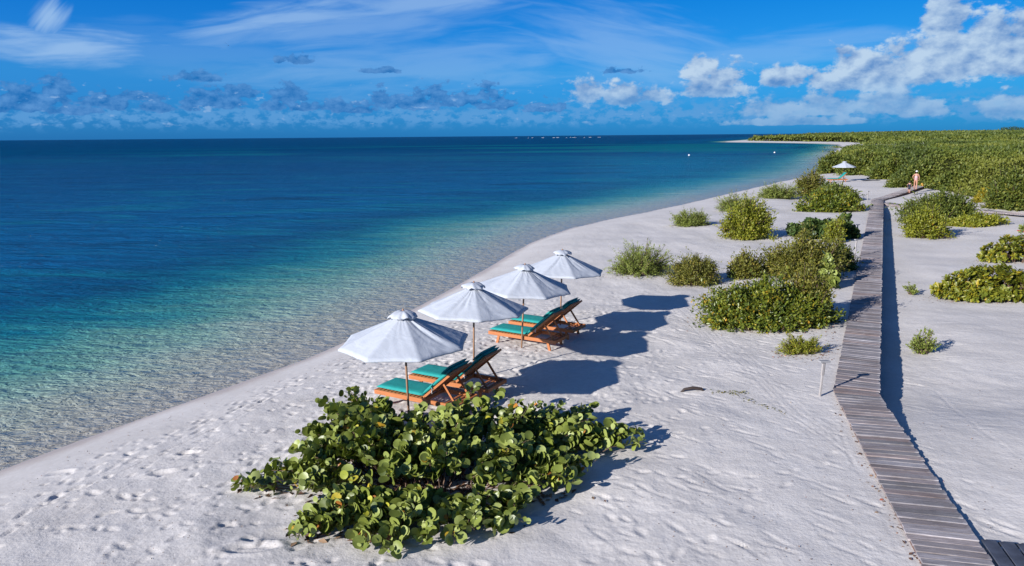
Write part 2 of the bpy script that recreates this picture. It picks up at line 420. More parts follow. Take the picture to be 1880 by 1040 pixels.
dif = t.node('ShaderNodeBsdfDiffuse'); t.l.new(col, dif.inputs[0]); t.l.new(nor, dif.inputs['Normal'])
glo = t.node('ShaderNodeBsdfGlossy'); glo.inputs['Roughness'].default_value = .12; t.l.new(nor, glo.inputs['Normal'])
glo.inputs[0].default_value = (.92, .97, 1, 1)
tra = t.node('ShaderNodeBsdfTransparent'); tra.inputs[0].default_value = (.96, 1, .99, 1)
ms = t.node('ShaderNodeMixShader'); t.put(ms.inputs[0], t.rng(t.math('ADD', dd, t.math('MULTIPLY', t.math('SUBTRACT', w_rip, .5), 1.4)), -.1, 4.2, .50, 1.0, False)); t.l.new(tra.outputs[0], ms.inputs[1]); t.l.new(dif.outputs[0], ms.inputs[2])
fr = t.node('ShaderNodeFresnel'); fr.inputs[0].default_value = 1.33; t.l.new(nor, fr.inputs['Normal'])
ff = t.math('MULTIPLY', fr.outputs[0], t.math('MULTIPLY', t.rng(dist, 12, 50, .45, .85), t.rng(dist, 60, 420, 1, .26)))
ms2 = t.node('ShaderNodeMixShader'); t.put(ms2.inputs[0], ff); t.l.new(ms.outputs[0], ms2.inputs[1]); t.l.new(glo.outputs[0], ms2.inputs[2])
t.l.new(ms2.outputs[0], t.n['Material Output'].inputs[0])
# leaves
def leafmat(name, stops, rough=.5, trans=.25, vein=False, spec=.4):
    m, t, b = mat(name)
    a = t.node('ShaderNodeAttribute', attribute_name='rnd').outputs['Fac']
    c = t.ramp(a, stops)
    if vein:
        co = t.node('ShaderNodeTexCoord').outputs['Object']
        z = t.noise(co, 7, 4, .6)
        c = t.mix(t.rng(z, .3, .75), t.mix(1, c, (.78, .80, .72), 'MULTIPLY'), c)
    t.l.new(c, b.inputs['Base Color']); b.inputs['Roughness'].default_value = rough; b.inputs['Specular IOR Level'].default_value = spec
    tr = t.node('ShaderNodeBsdfTranslucent'); t.l.new(t.mix(1, c, (1.1, 1.2, .5), 'MULTIPLY'), tr.inputs[0])
    mx = t.node('ShaderNodeMixShader'); mx.inputs[0].default_value = trans
    t.l.new(b.outputs[0], mx.inputs[1]); t.l.new(tr.outputs[0], mx.inputs[2]); t.l.new(mx.outputs[0], t.n['Material Output'].inputs[0])
    return m
GRAPE = [(0, (.09, .115, .024)), (.3, (.20, .235, .042)), (.6, (.30, .34, .085)), (.80, (.40, .44, .18)), (.86, (.40, .42, .05)), (.92, (.52, .40, .04)), (.96, (.50, .20, .03)), (1, (.26, .09, .03))]
leafmat('grape_leaf', GRAPE, .40, .12, True)
leafmat('glossy_leaf', [(0, (0.042, 0.068, 0.013)), (.4, (0.112, 0.149, 0.020)), (.75, (0.196, 0.211, 0.022)), (.92, (0.308, 0.248, 0.022)), (1, (0.448, 0.248, 0.022))], .38, .2)
leafmat('olive_leaf', [(0, (0.075, 0.079, 0.015)), (.5, (0.149, 0.151, 0.022)), (.85, (0.224, 0.197, 0.032)), (1, (0.297, 0.197, 0.032))], .55, .2)
leafmat('grey_leaf', [(0, (0.101, 0.124, 0.024)), (.5, (0.187, 0.227, 0.040)), (1, (0.288, 0.321, 0.067))], .6, .2)
leafmat('bright_leaf', [(0, (0.105, 0.124, 0.014)), (.5, (0.208, 0.223, 0.019)), (.9, (0.297, 0.286, 0.029)), (1, (0.446, 0.273, 0.029))], .5, .25)
leafmat('rosette_leaf', [(0, (0.075, 0.099, 0.013)), (.45, (0.164, 0.184, 0.022)), (.8, (0.283, 0.251, 0.022)), (1, (0.506, 0.316, 0.016))], .42, .2)
leafmat('dark_leaf', [(0, (0.038, 0.068, 0.022)), (.6, (0.075, 0.120, 0.031)), (1, (0.135, 0.180, 0.049))], .45, .15)
leafmat('scrub_leaf', [(0, (0.050, 0.071, 0.011)), (.5, (0.101, 0.131, 0.018)), (.85, (0.164, 0.173, 0.024)), (1, (0.240, 0.213, 0.029))], .6, .2)
leafmat('yellow_leaf', [(0, (0.174, 0.153, 0.013)), (.6, (0.304, 0.246, 0.017)), (1, (0.372, 0.277, 0.025))], .5, .25)
leafmat('litter_leaf', [(0, (.10, .045, .025)), (.5, (.20, .10, .06)), (.9, (.30, .20, .12)), (1, (.34, .08, .05))], .8, 0)
simple('stem_bark', (.16, .10, .07), .85, .4, 60)
simple('pale_snag', (.42, .39, .36), .85, .4, 20)
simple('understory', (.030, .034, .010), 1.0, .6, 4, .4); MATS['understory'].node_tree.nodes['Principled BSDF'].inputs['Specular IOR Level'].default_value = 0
m, t, b = mat('teak')
co = t.node('ShaderNodeTexCoord').outputs['Object']
z = t.noise(t.vmath('MULTIPLY', co, (3, 40, 40)), 1.0, 4)
t.l.new(t.mix(z, (.30, .085, .022), (.52, .19, .06)), b.inputs['Base Color']); b.inputs['Roughness'].default_value = .55
m, t, b = mat('pole_wood')
co = t.node('ShaderNodeTexCoord').outputs['Object']
z = t.noise(t.vmath('MULTIPLY', co, (30, 30, 2)), 1.0, 4)
t.l.new(t.mix(z, (.20, .09, .045), (.42, .25, .15)), b.inputs['Base Color']); b.inputs['Roughness'].default_value = .6
m, t, b = mat('teal_fabric')
co = t.node('ShaderNodeTexCoord').outputs['Object']
z = t.noise(co, 6, 5)
t.l.new(t.mix(z, (.006, .20, .19), (.010, .31, .28)), b.inputs['Base Color']); b.inputs['Roughness'].default_value = .8
t.l.new(t.bump(t.math('ADD', t.noise(co, 5, 3), t.math('MULTIPLY', t.noise(co, 180, 2), .1)), .35, .03), b.inputs['Normal'])
m, t, b = mat('canvas')
co = t.node('ShaderNodeTexCoord').outputs['Object']
z = t.noise(co, 4, 5, .6)
c = t.mix(z, (.45, .47, .515), (.525, .55, .60))
t.l.new(c, b.inputs['Base Color']); b.inputs['Roughness'].default_value = .85
nm = t.bump(t.math('ADD', t.noise(co, 2.6, 3, .5, .8), t.math('MULTIPLY', t.noise(co, 30, 3), .05)), .45, .05)
t.l.new(nm, b.inputs['Normal'])
tr = t.node('ShaderNodeBsdfTranslucent'); tr.inputs[0].default_value = (.66, .74, .86, 1)
mx = t.node('ShaderNodeMixShader'); mx.inputs[0].default_value = .10
t.l.new(b.outputs[0], mx.inputs[1]); t.l.new(tr.outputs[0], mx.inputs[2]); t.l.new(mx.outputs[0], t.n['Material Output'].inputs[0])
# weathered boards, each with its own tone
m, t, b = mat('weathered_board')
co = t.node('ShaderNodeTexCoord').outputs['Object']
oi = t.node('ShaderNodeObjectInfo').outputs['Random']
at = t.node('ShaderNodeAttribute', attribute_name='rnd').outputs['Fac']
r = t.math('FRACT', t.math('ADD', oi, at))
gr = t.noise(t.vmath('ADD', t.vmath('MULTIPLY', co, (2.2, 46, 10)), t.comb(t.math('MULTIPLY', r, 60), 0, 0)), 1.0, 6, .7)
base = t.ramp(r, [(0, (.19, .182, .18)), (.25, (.29, .275, .275)), (.5, (.22, .19, .18)), (.7, (.34, .33, .335)), (.88, (.26, .20, .175)), (1, (.50, .485, .48))])
c = t.mix(t.rng(gr, .3, .72), t.mix(1, base, (.45, .42, .42), 'MULTIPLY'), t.mix(1, base, (1.45, 1.4, 1.45), 'MULTIPLY'))
pat = t.noise(t.vmath('MULTIPLY', co, (3, 3, 3)), 1.0, 4)
c = t.mix(t.rng(pat, .58, .76, 0, .6), c, (.44, .42, .43))
st2 = t.noise(t.node('ShaderNodeNewGeometry').outputs['Position'], 1.3, 4, .6)
c = t.mix(1.0, c, t.ramp(st2, [(.30, (.74, .70, .68)), (.55, (1.0, 1.0, 1.0)), (.72, (1.18, 1.16, 1.13))]), 'MULTIPLY')
t.l.new(c, b.inputs['Base Color']); b.inputs['Roughness'].default_value = .85
t.l.new(t.bump(gr, .6, .01), b.inputs['Normal'])
simple('board_edge', (.17, .085, .06), .8, .4, 30)
simple('painted_shade_board', (.055, .062, .085), .7, .5, 14, .45)  # side boards: their shade is put into this dark colour
simple('post_paint', (.33, .30, .285), .7, .2, 30)
simple('cap_grey', (.30, .29, .29), .7, .2, 30)
simple('white_trim', (.72, .72, .72), .6)
simple('dark_iron', (.03, .03, .035), .5)
simple('driftwood', (.035, .022, .018), .7, .5, 30)
simple('buoy_white', (.8, .8, .8), .4)
simple('foam', (.85, .87, .88), .8, .5, 4)
simple('skin', (.42, .20, .13), .55, 0, 10, .04)
simple('swimsuit', (.52, .30, .31), .8, 0, 60, .5)
simple('navy_cloth', (.008, .014, .030), .8)
simple('cap_white', (.75, .74, .72), .8)
simple('hair_dark', (.03, .018, .012), .6)
simple('yellow_plastic', (.60, .30, .05), .5)
simple('red_petal', (.45, .02, .04), .6)
simple('white_cord', (.7, .68, .66), .8)

# ------------------------------------------------------------------ ground
def axis(lo, hi, step, g_lo, end_lo, g_hi, end_hi):
    a = list(np.arange(lo, hi, step)); st = step; v = a[-1]
    up = []
    while v < end_hi: st *= g_hi; v += st; up.append(v)
    st = step; v = lo; dn = []
    while v > end_lo: st *= g_lo; v -= st; dn.append(v)
    return np.array(dn[::-1] + a + up)
gx_ = axis(-10.2, 10.6, .04, 1.10, -9000, 1.034, 9000)
gy_ = axis(8.6, 24, .04, 1.35, -600, 1.0215, 9500)
X, Y = np.meshgrid(gx_, gy_)
S = shore_s(X, Y)
ZZ = Z(X, Y, S)
Q = walkdist(X, Y)
# soft trampled relief
tr_ = sstep(S, .9, 2.2)
ZZ += fbm(X * 1.9, Y * 1.9, 4, 21) * np.where(X > 0, .026, .040) * tr_ * (1 - .8 * (np.abs(Q) < .7)) * (np.hypot(X, Y) < 70)
def dent(cx, cy, ang, la, lb, dep, rim=.35):
    R = la * 2.2
    i0, i1 = np.searchsorted(gx_, [cx - R, cx + R]); j0, j1 = np.searchsorted(gy_, [cy - R, cy + R])
    if i1 - i0 < 2 or j1 - j0 < 2: return
    xx = X[j0:j1, i0:i1] - cx; yy = Y[j0:j1, i0:i1] - cy
    c, s = math.cos(ang), math.sin(ang)
    u = (xx * c + yy * s) / la; v = (-xx * s + yy * c) / lb
    r2 = u * u + v * v; r = np.sqrt(r2)
    prof = -np.exp(-(r2 ** 1.5) * .9) + rim * np.exp(-((r - 1.35) / .35) ** 2)
    ZZ[j0:j1, i0:i1] += prof * dep * np.where(X[j0:j1, i0:i1] > .5, .42, .60) * tr_[j0:j1, i0:i1] * (np.abs(Q[j0:j1, i0:i1]) > .62)
rr = random.Random(5)
def trail(x, y, a, nst, wob=.12, dep=.035):
    for k in range(nst):
        sd = 1 if k % 2 else -1
        a += rr.uniform(-wob, wob)
        x += .62 * math.cos(a); y += .62 * math.sin(a)
        dent(x - sd * .10 * math.sin(a), y + sd * .10 * math.cos(a), a, rr.uniform(.12, .16), rr.uniform(.055, .075), dep * rr.uniform(.7, 1.3))
for k in range(26):      # along the beach
    trail(rr.uniform(-9, 2), rr.uniform(7.5, 20), math.radians(rr.uniform(45, 80)), rr.randint(10, 30))
for k in range(14):
    trail(rr.uniform(-8, -2), rr.uniform(9, 20), math.radians(rr.uniform(-60, 30)), rr.randint(6, 16))
for k in range(900):
    x, y = rr.uniform(-10, 0), rr.uniform(8.6, 24)
    if x < -4 - (y - 8) * -.15 or rr.random() < .5:
        dent(x, y, rr.uniform(0, 3.1), rr.uniform(.045, .12), rr.uniform(.04, .065), rr.uniform(.015, .045), rr.uniform(.1, .5))
for k in range(620):     # old, wind-worn marks on the right, all drawn out one way
    x, y = rr.uniform(1, 8), rr.uniform(8.6, 26)
    dent(x, y, math.radians(-48 + rr.uniform(-14, 14)), rr.uniform(.10, .34), rr.uniform(.03, .065), rr.uniform(.008, .032), .5)
for k in range(420):
    x, y = rr.uniform(-1, 14), rr.uniform(18, 34)
    dent(x, y, math.radians(-40 + rr.uniform(-30, 30)), rr.uniform(.10, .3), rr.uniform(.05, .09), rr.uniform(.008, .03), .4)
for k in range(380):     # round the loungers
    x, y = rr.uniform(-4.5, 4), rr.uniform(14, 25)
    dent(x, y, rr.uniform(0, 3.1), rr.uniform(.07, .17), rr.uniform(.05, .09), rr.uniform(.015, .045), .4)
for k in range(160):
    x, y = rr.uniform(7.5, 18), rr.uniform(11, 30)
    dent(x, y, math.radians(-35 + rr.uniform(-25, 25)), rr.uniform(.15, .4), rr.uniform(.05, .1), rr.uniform(.005, .015), .4)
def groove(pts, w, dep):
    P = [G(*p)[:2] for p in pts]
    fine_pts = []
    for a, b_ in zip(P, P[1:]):
        L = np.hypot(*(b_ - a)); k = max(2, int(L / .09))
        for q in range(k): fine_pts.append(a + (b_ - a) * q / k)
    for q, p in enumerate(fine_pts):
        nx = fine_pts[min(q + 1, len(fine_pts) - 1)] - fine_pts[max(q - 1, 0)]
        if rr.random() < .85:
            dent(p[0], p[1], math.atan2(nx[1], nx[0]), .10, w, dep * rr.uniform(.35, .8), .5)
for off in (0, 13, 31, 46):
    groove([(1225 + off, 560), (1290 + off, 620), (1370 + off, 690), (1440 + off, 762), (1500 + off, 800), (1570, 838 + off * .5)], .035, .022)
groove([(1700, 545), (1745, 590), (1752, 640), (1738, 700)], .05, .015)
groove([(1722, 540), (1770, 600), (1775, 650)], .05, .012)
groove([(1640, 690), (1720, 720), (1800, 790), (1870, 840)], .06, .014)
groove([(900, 455 + 200), (940, 668), (1010, 655)], .03, .02)
groove([(1260, 560), (1228, 580), (1190, 578), (1175, 560)], .04, .02)
groove([(1245, 545), (1215, 600), (1160, 610)], .04, .02)
groove([(20, 955), (140, 905), (300, 830), (420, 775), (520, 722)], .035, .018)
groove([(40, 985), (160, 930), (330, 845), (440, 790)], .035, .015)
groove([(330, 1040), (440, 1000), (560, 1010)], .05, .03)
# scooped hollow at the front of the grape bush
for px, py, a, l, w, dp in [(462, 1005, .1, .35, .15, .09), (500, 985, .5, .4, .2, .05), (300, 868, .2, .22, .1, .06), (110, 868, .2, .22, .1, .06), (345, 832, .1, .2, .08, .06), (960, 960, .2, .3, .12, .03)]:
    p = G(px, py); dent(p[0], p[1], a, l, w, dp, .5)
ny, nx = X.shape
idx = np.arange(ny * nx).reshape(ny, nx)
Fq = np.stack([idx[:-1, :-1], idx[:-1, 1:], idx[1:, 1:], idx[1:, :-1]], -1).reshape(-1, 4)
me = mesh_np('sand_ground', np.stack([X, Y, ZZ], -1).reshape(-1, 3), Fq, True, vattr={'shore': S.ravel()})
link('sand_ground', me, MATS['sand'], kind='structure')
# sea sheet, reaching the horizon
sx = axis(-14, 12, .3, 1.07, -40000, 1.05, 40000); sy = axis(8, 60, .35, 1.3, -3000, 1.03, 45000)
XS, YS = np.meshgrid(sx, sy); SS = shore_s(XS, YS)
ny2, nx2 = XS.shape; idx = np.arange(ny2 * nx2).reshape(ny2, nx2)
Fs = np.stack([idx[:-1, :-1], idx[:-1, 1:], idx[1:, 1:], idx[1:, :-1]], -1).reshape(-1, 4)
keep = (np.stack([SS.ravel()[Fs[:, k]] for k in range(4)], 0).min(0) < 8)
me = mesh_np('sea', np.stack([XS, YS, np.full_like(XS, SEA_Z)], -1).reshape(-1, 3), Fs[keep], True, vattr={'shore': SS.ravel()})
link('sea', me, MATS['sea_water'], kind='structure')
# foam of a far reef, on the horizon
mb = MB()
for k in range(16):
    px = rr.uniform(940, 1110); p = np.array([(px - 940) / F_PX * 2300, 2300 + rr.uniform(-60, 60), SEA_Z])
    w = rr.uniform(1, 4)
    mb.box((p[0] - w, p[1] - 2, SEA_Z - .2), (p[0] + w, p[1] + 2, SEA_Z + rr.uniform(.2, .55)), bev=.15)
mb.build('reef_surf', MATS['foam'], kind='stuff', label='thin white line of surf breaking on the horizon')

# ------------------------------------------------------------------ boardwalk
DECK = .12
def deck_z(y): return DECK + .38 * float(sstep(np.array(y), 66, 80))
PW, PITCHW = .15, .166
segs = []
HW = .485
for i in range(3):
    a = np.array(WALK[i]); b_ = np.array(WALK[i + 1]); segs.append((a, b_, (b_ - a) / np.linalg.norm(b_ - a)))
rp = random.Random(3)
plank_specs = []
for i, (a, b_, dr_) in enumerate(segs):
    L = np.linalg.norm(b_ - a); k = 0; tt = 0.0
    while tt < L:
        p = a + dr_ * tt; plank_specs.append((p[0], p[1], math.atan2(dr_[1], dr_[0]) - math.pi / 2, i)); tt += PITCHW
# around each bend the boards turn gradually, as sawn wedges would
def turned(spec):
    x, y, an, i = spec
    for j in (1, 2):
        bx, by = WALK[j]; d_ = math.hypot(x - bx, y - by)
        R_ = .8
        if d_ < R_:
            a0 = math.atan2(segs[j - 1][2][1], segs[j - 1][2][0]) - math.pi / 2; a1 = math.atan2(segs[j][2][1], segs[j][2][0]) - math.pi / 2
            f = .5 + (.5 if i >= j else -.5) * d_ / R_
            return x, y, a0 + (a1 - a0) * f, i
    return spec
board_me = []
for v_ in range(6):
    mb = MB(); r_ = random.Random(v_)
    pw_ = PW * r_.choice((.94, 1.0, 1.04, .90)); mb.box((-HW, -pw_ / 2, -.034), (HW + r_.uniform(-.015, .02), pw_ / 2, 0), bev=.004)
    bm = mb.bm
    for vv in bm.verts: vv.co.y += r_.uniform(-.004, .004); vv.co.z += r_.uniform(-.004, .004)
    bmesh.ops.recalc_face_normals(bm, faces=bm.faces)
    me = bpy.data.meshes.new('plank'); bm.to_mesh(me); bm.free(); me.materials.append(MATS['weathered_board']); board_me.append(me)
walk = bpy.data.objects.new('boardwalk', None); COL.objects.link(walk); walk['kind'] = 'structure'
walk['label'] = 'narrow raised boardwalk of weathered grey planks crossing the white sand'
V_all, F_all, R_all = [], [], []
for k, sp in enumerate(plank_specs):
    x, y, an, i = turned(sp)
    z = deck_z(y) + rp.uniform(-.007, .007)
    mw = Matrix.Translation((x + rp.uniform(-.016, .016), y + rp.uniform(-.004, .004), z)) @ Matrix.Rotation(an + rp.uniform(-.018, .018), 4, 'Z')
    if k < 298:
        o = bpy.data.objects.new('plank', board_me[rp.randrange(6)]); COL.objects.link(o); o.parent = walk; o.matrix_local = mw
    else:
        q = board_me[rp.randrange(6)]; off = sum(len(v) for v in V_all)
        V_all.append(np.array([mw @ v.co for v in q.vertices]))
        for p in q.polygons:
            vs = list(p.vertices)
            for w_ in range(1, len(vs) - 1): F_all.append((vs[0] + off, vs[w_] + off, vs[w_ + 1] + off)); R_all.append(rp_val if w_ > 1 or p.index else (rp_val := rp.random()))
me = mesh_np('far_planks', np.concatenate(V_all), F_all, rnd=R_all)
link('far_planks', me, MATS['weathered_board'], walk, kind='stuff')
for sd in (-1, 1):
    mb = MB()
    for i, (a, b_, dr_) in enumerate(segs):
        nrm = np.array([dr_[1], -dr_[0]]) * sd * (HW - .05)
        p0 = a + nrm; p1 = b_ + nrm
        z0, z1 = deck_z(a[1]), deck_z(b_[1]) if i < 2 else deck_z(b_[1])
        mb.bar((p0[0], p0[1], z0 - .105), (p1[0], p1[1], z1 - .105), .045, .135)
    mb.build('side_beam', MATS['board_edge'], walk)
for i, (a, b_, dr_) in enumerate(segs):
    L = np.linalg.norm(b_ - a); tt = 1.0
    if i == 0: continue
    while tt < L:
        p = a + dr_ * tt; mb = MB(); zz = deck_z(p[1])
        for sd in (-1, 1):
            q = p + np.array([dr_[1], -dr_[0]]) * sd * (HW - .13)
            mb.box((q[0] - .045, q[1] - .045, float(Z(q[0], q[1])) - .5), (q[0] + .045, q[1] + .045, zz - .04))
        mb.build('support_post', MATS['board_edge'], walk)
        tt += 2.4
# branch going right by the camera: boards close over sand, shade painted as dark blue grey
br_ = bpy.data.objects.new('side_boardwalk', None); COL.objects.link(br_); br_['kind'] = 'structure'; br_['label'] = 'side boardwalk with its shade painted dark blue grey, branching off at the bottom corner'
p0 = G(1800, 998)[:2]; ax_ = np.array(segs[0][2]); nx_ = np.array([ax_[1], -ax_[0]])
mb = MB(); mb.box((-.97, -.098, -.03), (.0, .098, 0), bev=.006); bmesh.ops.recalc_face_normals(mb.bm, faces=mb.bm.faces)
dme = bpy.data.meshes.new('board'); mb.bm.to_mesh(dme); mb.bm.free(); dme.materials.append(MATS['painted_shade_board'])
for k in range(14):
    p = p0 + nx_ * (.10 + k * .232); zz = float(Z(p[0], p[1])) + .075
    o = bpy.data.objects.new('board', dme); COL.objects.link(o); o.parent = br_
    o.matrix_local = Matrix.Translation((p[0], p[1], zz)) @ Matrix.Rotation(math.atan2(ax_[1], ax_[0]) + rp.uniform(-.01, .01), 4, 'Z') @ Matrix.Rotation(-.03, 4, 'X')
mb = MB()
for off in (-.15, -.82):
    a = p0 + ax_ * off; b_ = a + nx_ * 3.3
    mb.bar((a[0] + .05, a[1], float(Z(*a)) + .0), (b_[0], b_[1], float(Z(*b_)) + .0), .05, .08)
mb.build('batten', MATS['white_trim'], br_)
# lower boardwalk leaving the far bend to the right
lo_ = bpy.data.objects.new('low_boardwalk', None); COL.objects.link(lo_); lo_['kind'] = 'structure'; lo_['label'] = 'low weathered boardwalk running right through the far bushes'
pts = [G(1628, 377)[:2], G(1702, 386)[:2], G(1800, 390)[:2], G(1960, 402)[:2]]
mb = MB(); tot = 0; nb = 0
for a, b_ in zip(pts, pts[1:]):
    dr_ = (b_ - a) / np.linalg.norm(b_ - a); L = np.linalg.norm(b_ - a); tt = 0
    while tt < L:
        p = a + dr_ * tt; zz = float(Z(p[0], p[1])) + .2
        if nb < 290:
            o = bpy.data.objects.new('plank', board_me[rp.randrange(6)]); COL.objects.link(o); o.parent = lo_
            o.matrix_local = Matrix.Translation((p[0], p[1], zz)) @ Matrix.Rotation(math.atan2(dr_[1], dr_[0]) - math.pi / 2, 4, 'Z')
        nb += 1; tt += .166
    for sd in (-1, 1):
        q = np.array([dr_[1], -dr_[0]]) * sd * .4
        mb.bar((a[0] + q[0], a[1] + q[1], float(Z(*a)) + .09), (b_[0] + q[0], b_[1] + q[1], float(Z(*b_)) + .09), .05, .14)
mb.build('side_beam', MATS['weathered_board'], lo_)

# ------------------------------------------------------------------ parasols
def creases(g_, u, t_, cr_):
    z = 0
    for (gg, u0, du, w, a) in cr_:
        if gg != g_: continue
        q = (u - u0 - du * t_) / w
        z += a * math.exp(-q * q) * math.sin(math.pi * min(1, t_ * 1.05)) 
    return z
def canopy_mesh(R, z0, z1, seed, r_in=.0):
    r_ = random.Random(seed); NG, NU, NV = 8, 16, 14
    cr_ = [(r_.randrange(8), r_.uniform(.15, .85), r_.uniform(-.35, .35), r_.uniform(.04, .10), r_.choice((-1, 1)) * r_.uniform(.008, .026)) for _ in range(12)]
    V, Fc = [], []
    nu = NG * NU
    ph = [r_.uniform(0, 6.3) for _ in range(NG)]; sag = [r_.uniform(.004, .018) for _ in range(NG)]
    for j in range(NV + 1):
        t_ = r_in + (1 - r_in) * j / NV
        for k in range(nu):
            g_, u = divmod(k, NU); u = u / NU
            a0 = 2 * math.pi * g_ / NG; a1 = a0 + 2 * math.pi / NG
            p0 = Vector((math.cos(a0), math.sin(a0))); p1 = Vector((math.cos(a1), math.sin(a1)))
            p = p0.lerp(p1, u) * R * t_ * (1 - .018 * math.sin(math.pi * u) * t_)
            z = z0 + (z1 - z0) * (t_ ** .94)
            z -= sag[g_] * math.sin(math.pi * u) * t_ * (1.15 - t_)
            z += .004 * math.sin(9 * u + ph[g_] + 7 * t_) * t_ + .003 * math.sin(23 * u - 15 * t_ + ph[g_]) * math.sin(math.pi * u)
            z += creases(g_, u, t_, cr_)
            V.append((p.x, p.y, z))
    for j in range(NV):
        for k in range(nu):
            a = j * nu + k; b_ = j * nu + (k + 1) % nu; Fc.append((a, b_, b_ + nu, a + nu))
    # short hem hanging from the rim
    base = NV * nu; off = len(V)
    for k in range(nu):
        x, y, z = V[base + k]; V.append((x * 1.002, y * 1.002, z - .035 - .004 * math.sin(k * 1.7)))
    for k in range(nu): Fc.append((base + k, base + (k + 1) % nu, off + (k + 1) % nu, off + k))
    return mesh_np('canopy', V, Fc, True)
def parasol(loc, rz, tilt, seed, label, lean=(0, 0)):
    t_ = thing('beach_parasol', loc, label, 'parasol', 'white canvas parasols on the beach', rz)
    t_.rotation_euler = (lean[0], lean[1], rz)
    MB().tube([(0, 0, -.35), (0, 0, 1.2), (0, 0, 2.32)], .024, 10).build('pole', MATS['pole_wood'], t_)
    R = 1.37
    me = canopy_mesh(R, 2.37, 1.765, seed, .05)
    c = link('canopy', me, MATS['canvas'], t_)
    sd = c.modifiers.new('thickness', 'SOLIDIFY'); sd.thickness = .004; sd.offset = 0
    r_ = random.Random(seed + 50)
    # vent cap: a small second canopy standing loose above the top, with rumpled edge
    V, Fc = [], []; NU = 40
    for j, (rd, z) in enumerate([(.012, 2.435), (.10, 2.43), (.20, 2.39), (.27, 2.35), (.285, 2.31)]):
        for k in range(NU):
            a = 2 * math.pi * k / NU; w = (j / 4)
            rr_ = rd * (1 + .10 * w * math.cos(3 * a + seed) + .05 * w * math.sin(7 * a + 2 * seed) + .06 * w * math.sin(11 * a)); zz = z + (.022 * math.sin(5 * a + seed) + .016 * math.sin(9 * a + 3 * seed)) * w * (j > 1) + r_.uniform(-.008, .008) * w
            V.append((rr_ * math.cos(a), rr_ * math.sin(a), zz))
    for j in range(4):
        for k in range(NU): Fc.append((j * NU + k, j * NU + (k + 1) % NU, (j + 1) * NU + (k + 1) % NU, (j + 1) * NU + k))
    vc = link('vent_cap', mesh_np('vent_cap', V, Fc, True), MATS['canvas'], t_)
    sd = vc.modifiers.new('thickness', 'SOLIDIFY'); sd.thickness = .004; sd.offset = 0
    MB().tube([(0, 0, 2.32), (0, 0, 2.41), (0, 0, 2.44), (0, 0, 2.475)], [.02, .035, .03, .004], 10).build('finial', MATS['pole_wood'], t_)
    MB().tube([(0, 0, 1.60), (0, 0, 1.70)], .045, 10).build('runner_hub', MATS['pole_wood'], t_)
    for k in range(8):
        a = 2 * math.pi * k / 8; c_, s_2 = math.cos(a), math.sin(a)
        rb = MB().bar((.04 * c_, .04 * s_2, 2.29), (R * .985 * c_, R * .985 * s_2, 1.725), .018, .022).build('rib', MATS['pole_wood'], t_)
        MB().bar((.045 * c_, .045 * s_2, 1.66), (.66 * c_, .66 * s_2, 1.985), .014, .016).build('strut', MATS['pole_wood'], rb)
    return t_
def gz(x, y): return float(Z(x, y))
PX = [(-2.22, 14.92, 'nearest white parasol, over the two loungers behind the big round-leaved bush'),
      (-.98, 17.78, 'second white parasol from the big bush, its pole rising behind a raised lounger back'),
      (.26, 20.50, 'third white parasol, its pole planted at the near side of the far lounger pair'),
      (1.55, 23.20, 'fourth white parasol, at the far end of the row of four')]
rots = [.25, .05, .32, .12]
for k, (x, y, lb) in enumerate(PX):
    parasol((x, y, gz(x, y)), rots[k] + .1, 0, 3 + k, lb, ((0.015, -.02, .03, -.015)[k], (-.02, .02, .035, .03)[k]))
pf = G(1548, 334)
fp = parasol((pf[0], pf[1], gz(pf[0], pf[1])), .5, 0, 31, 'lone distant white parasol on the far sand by the green scrub')

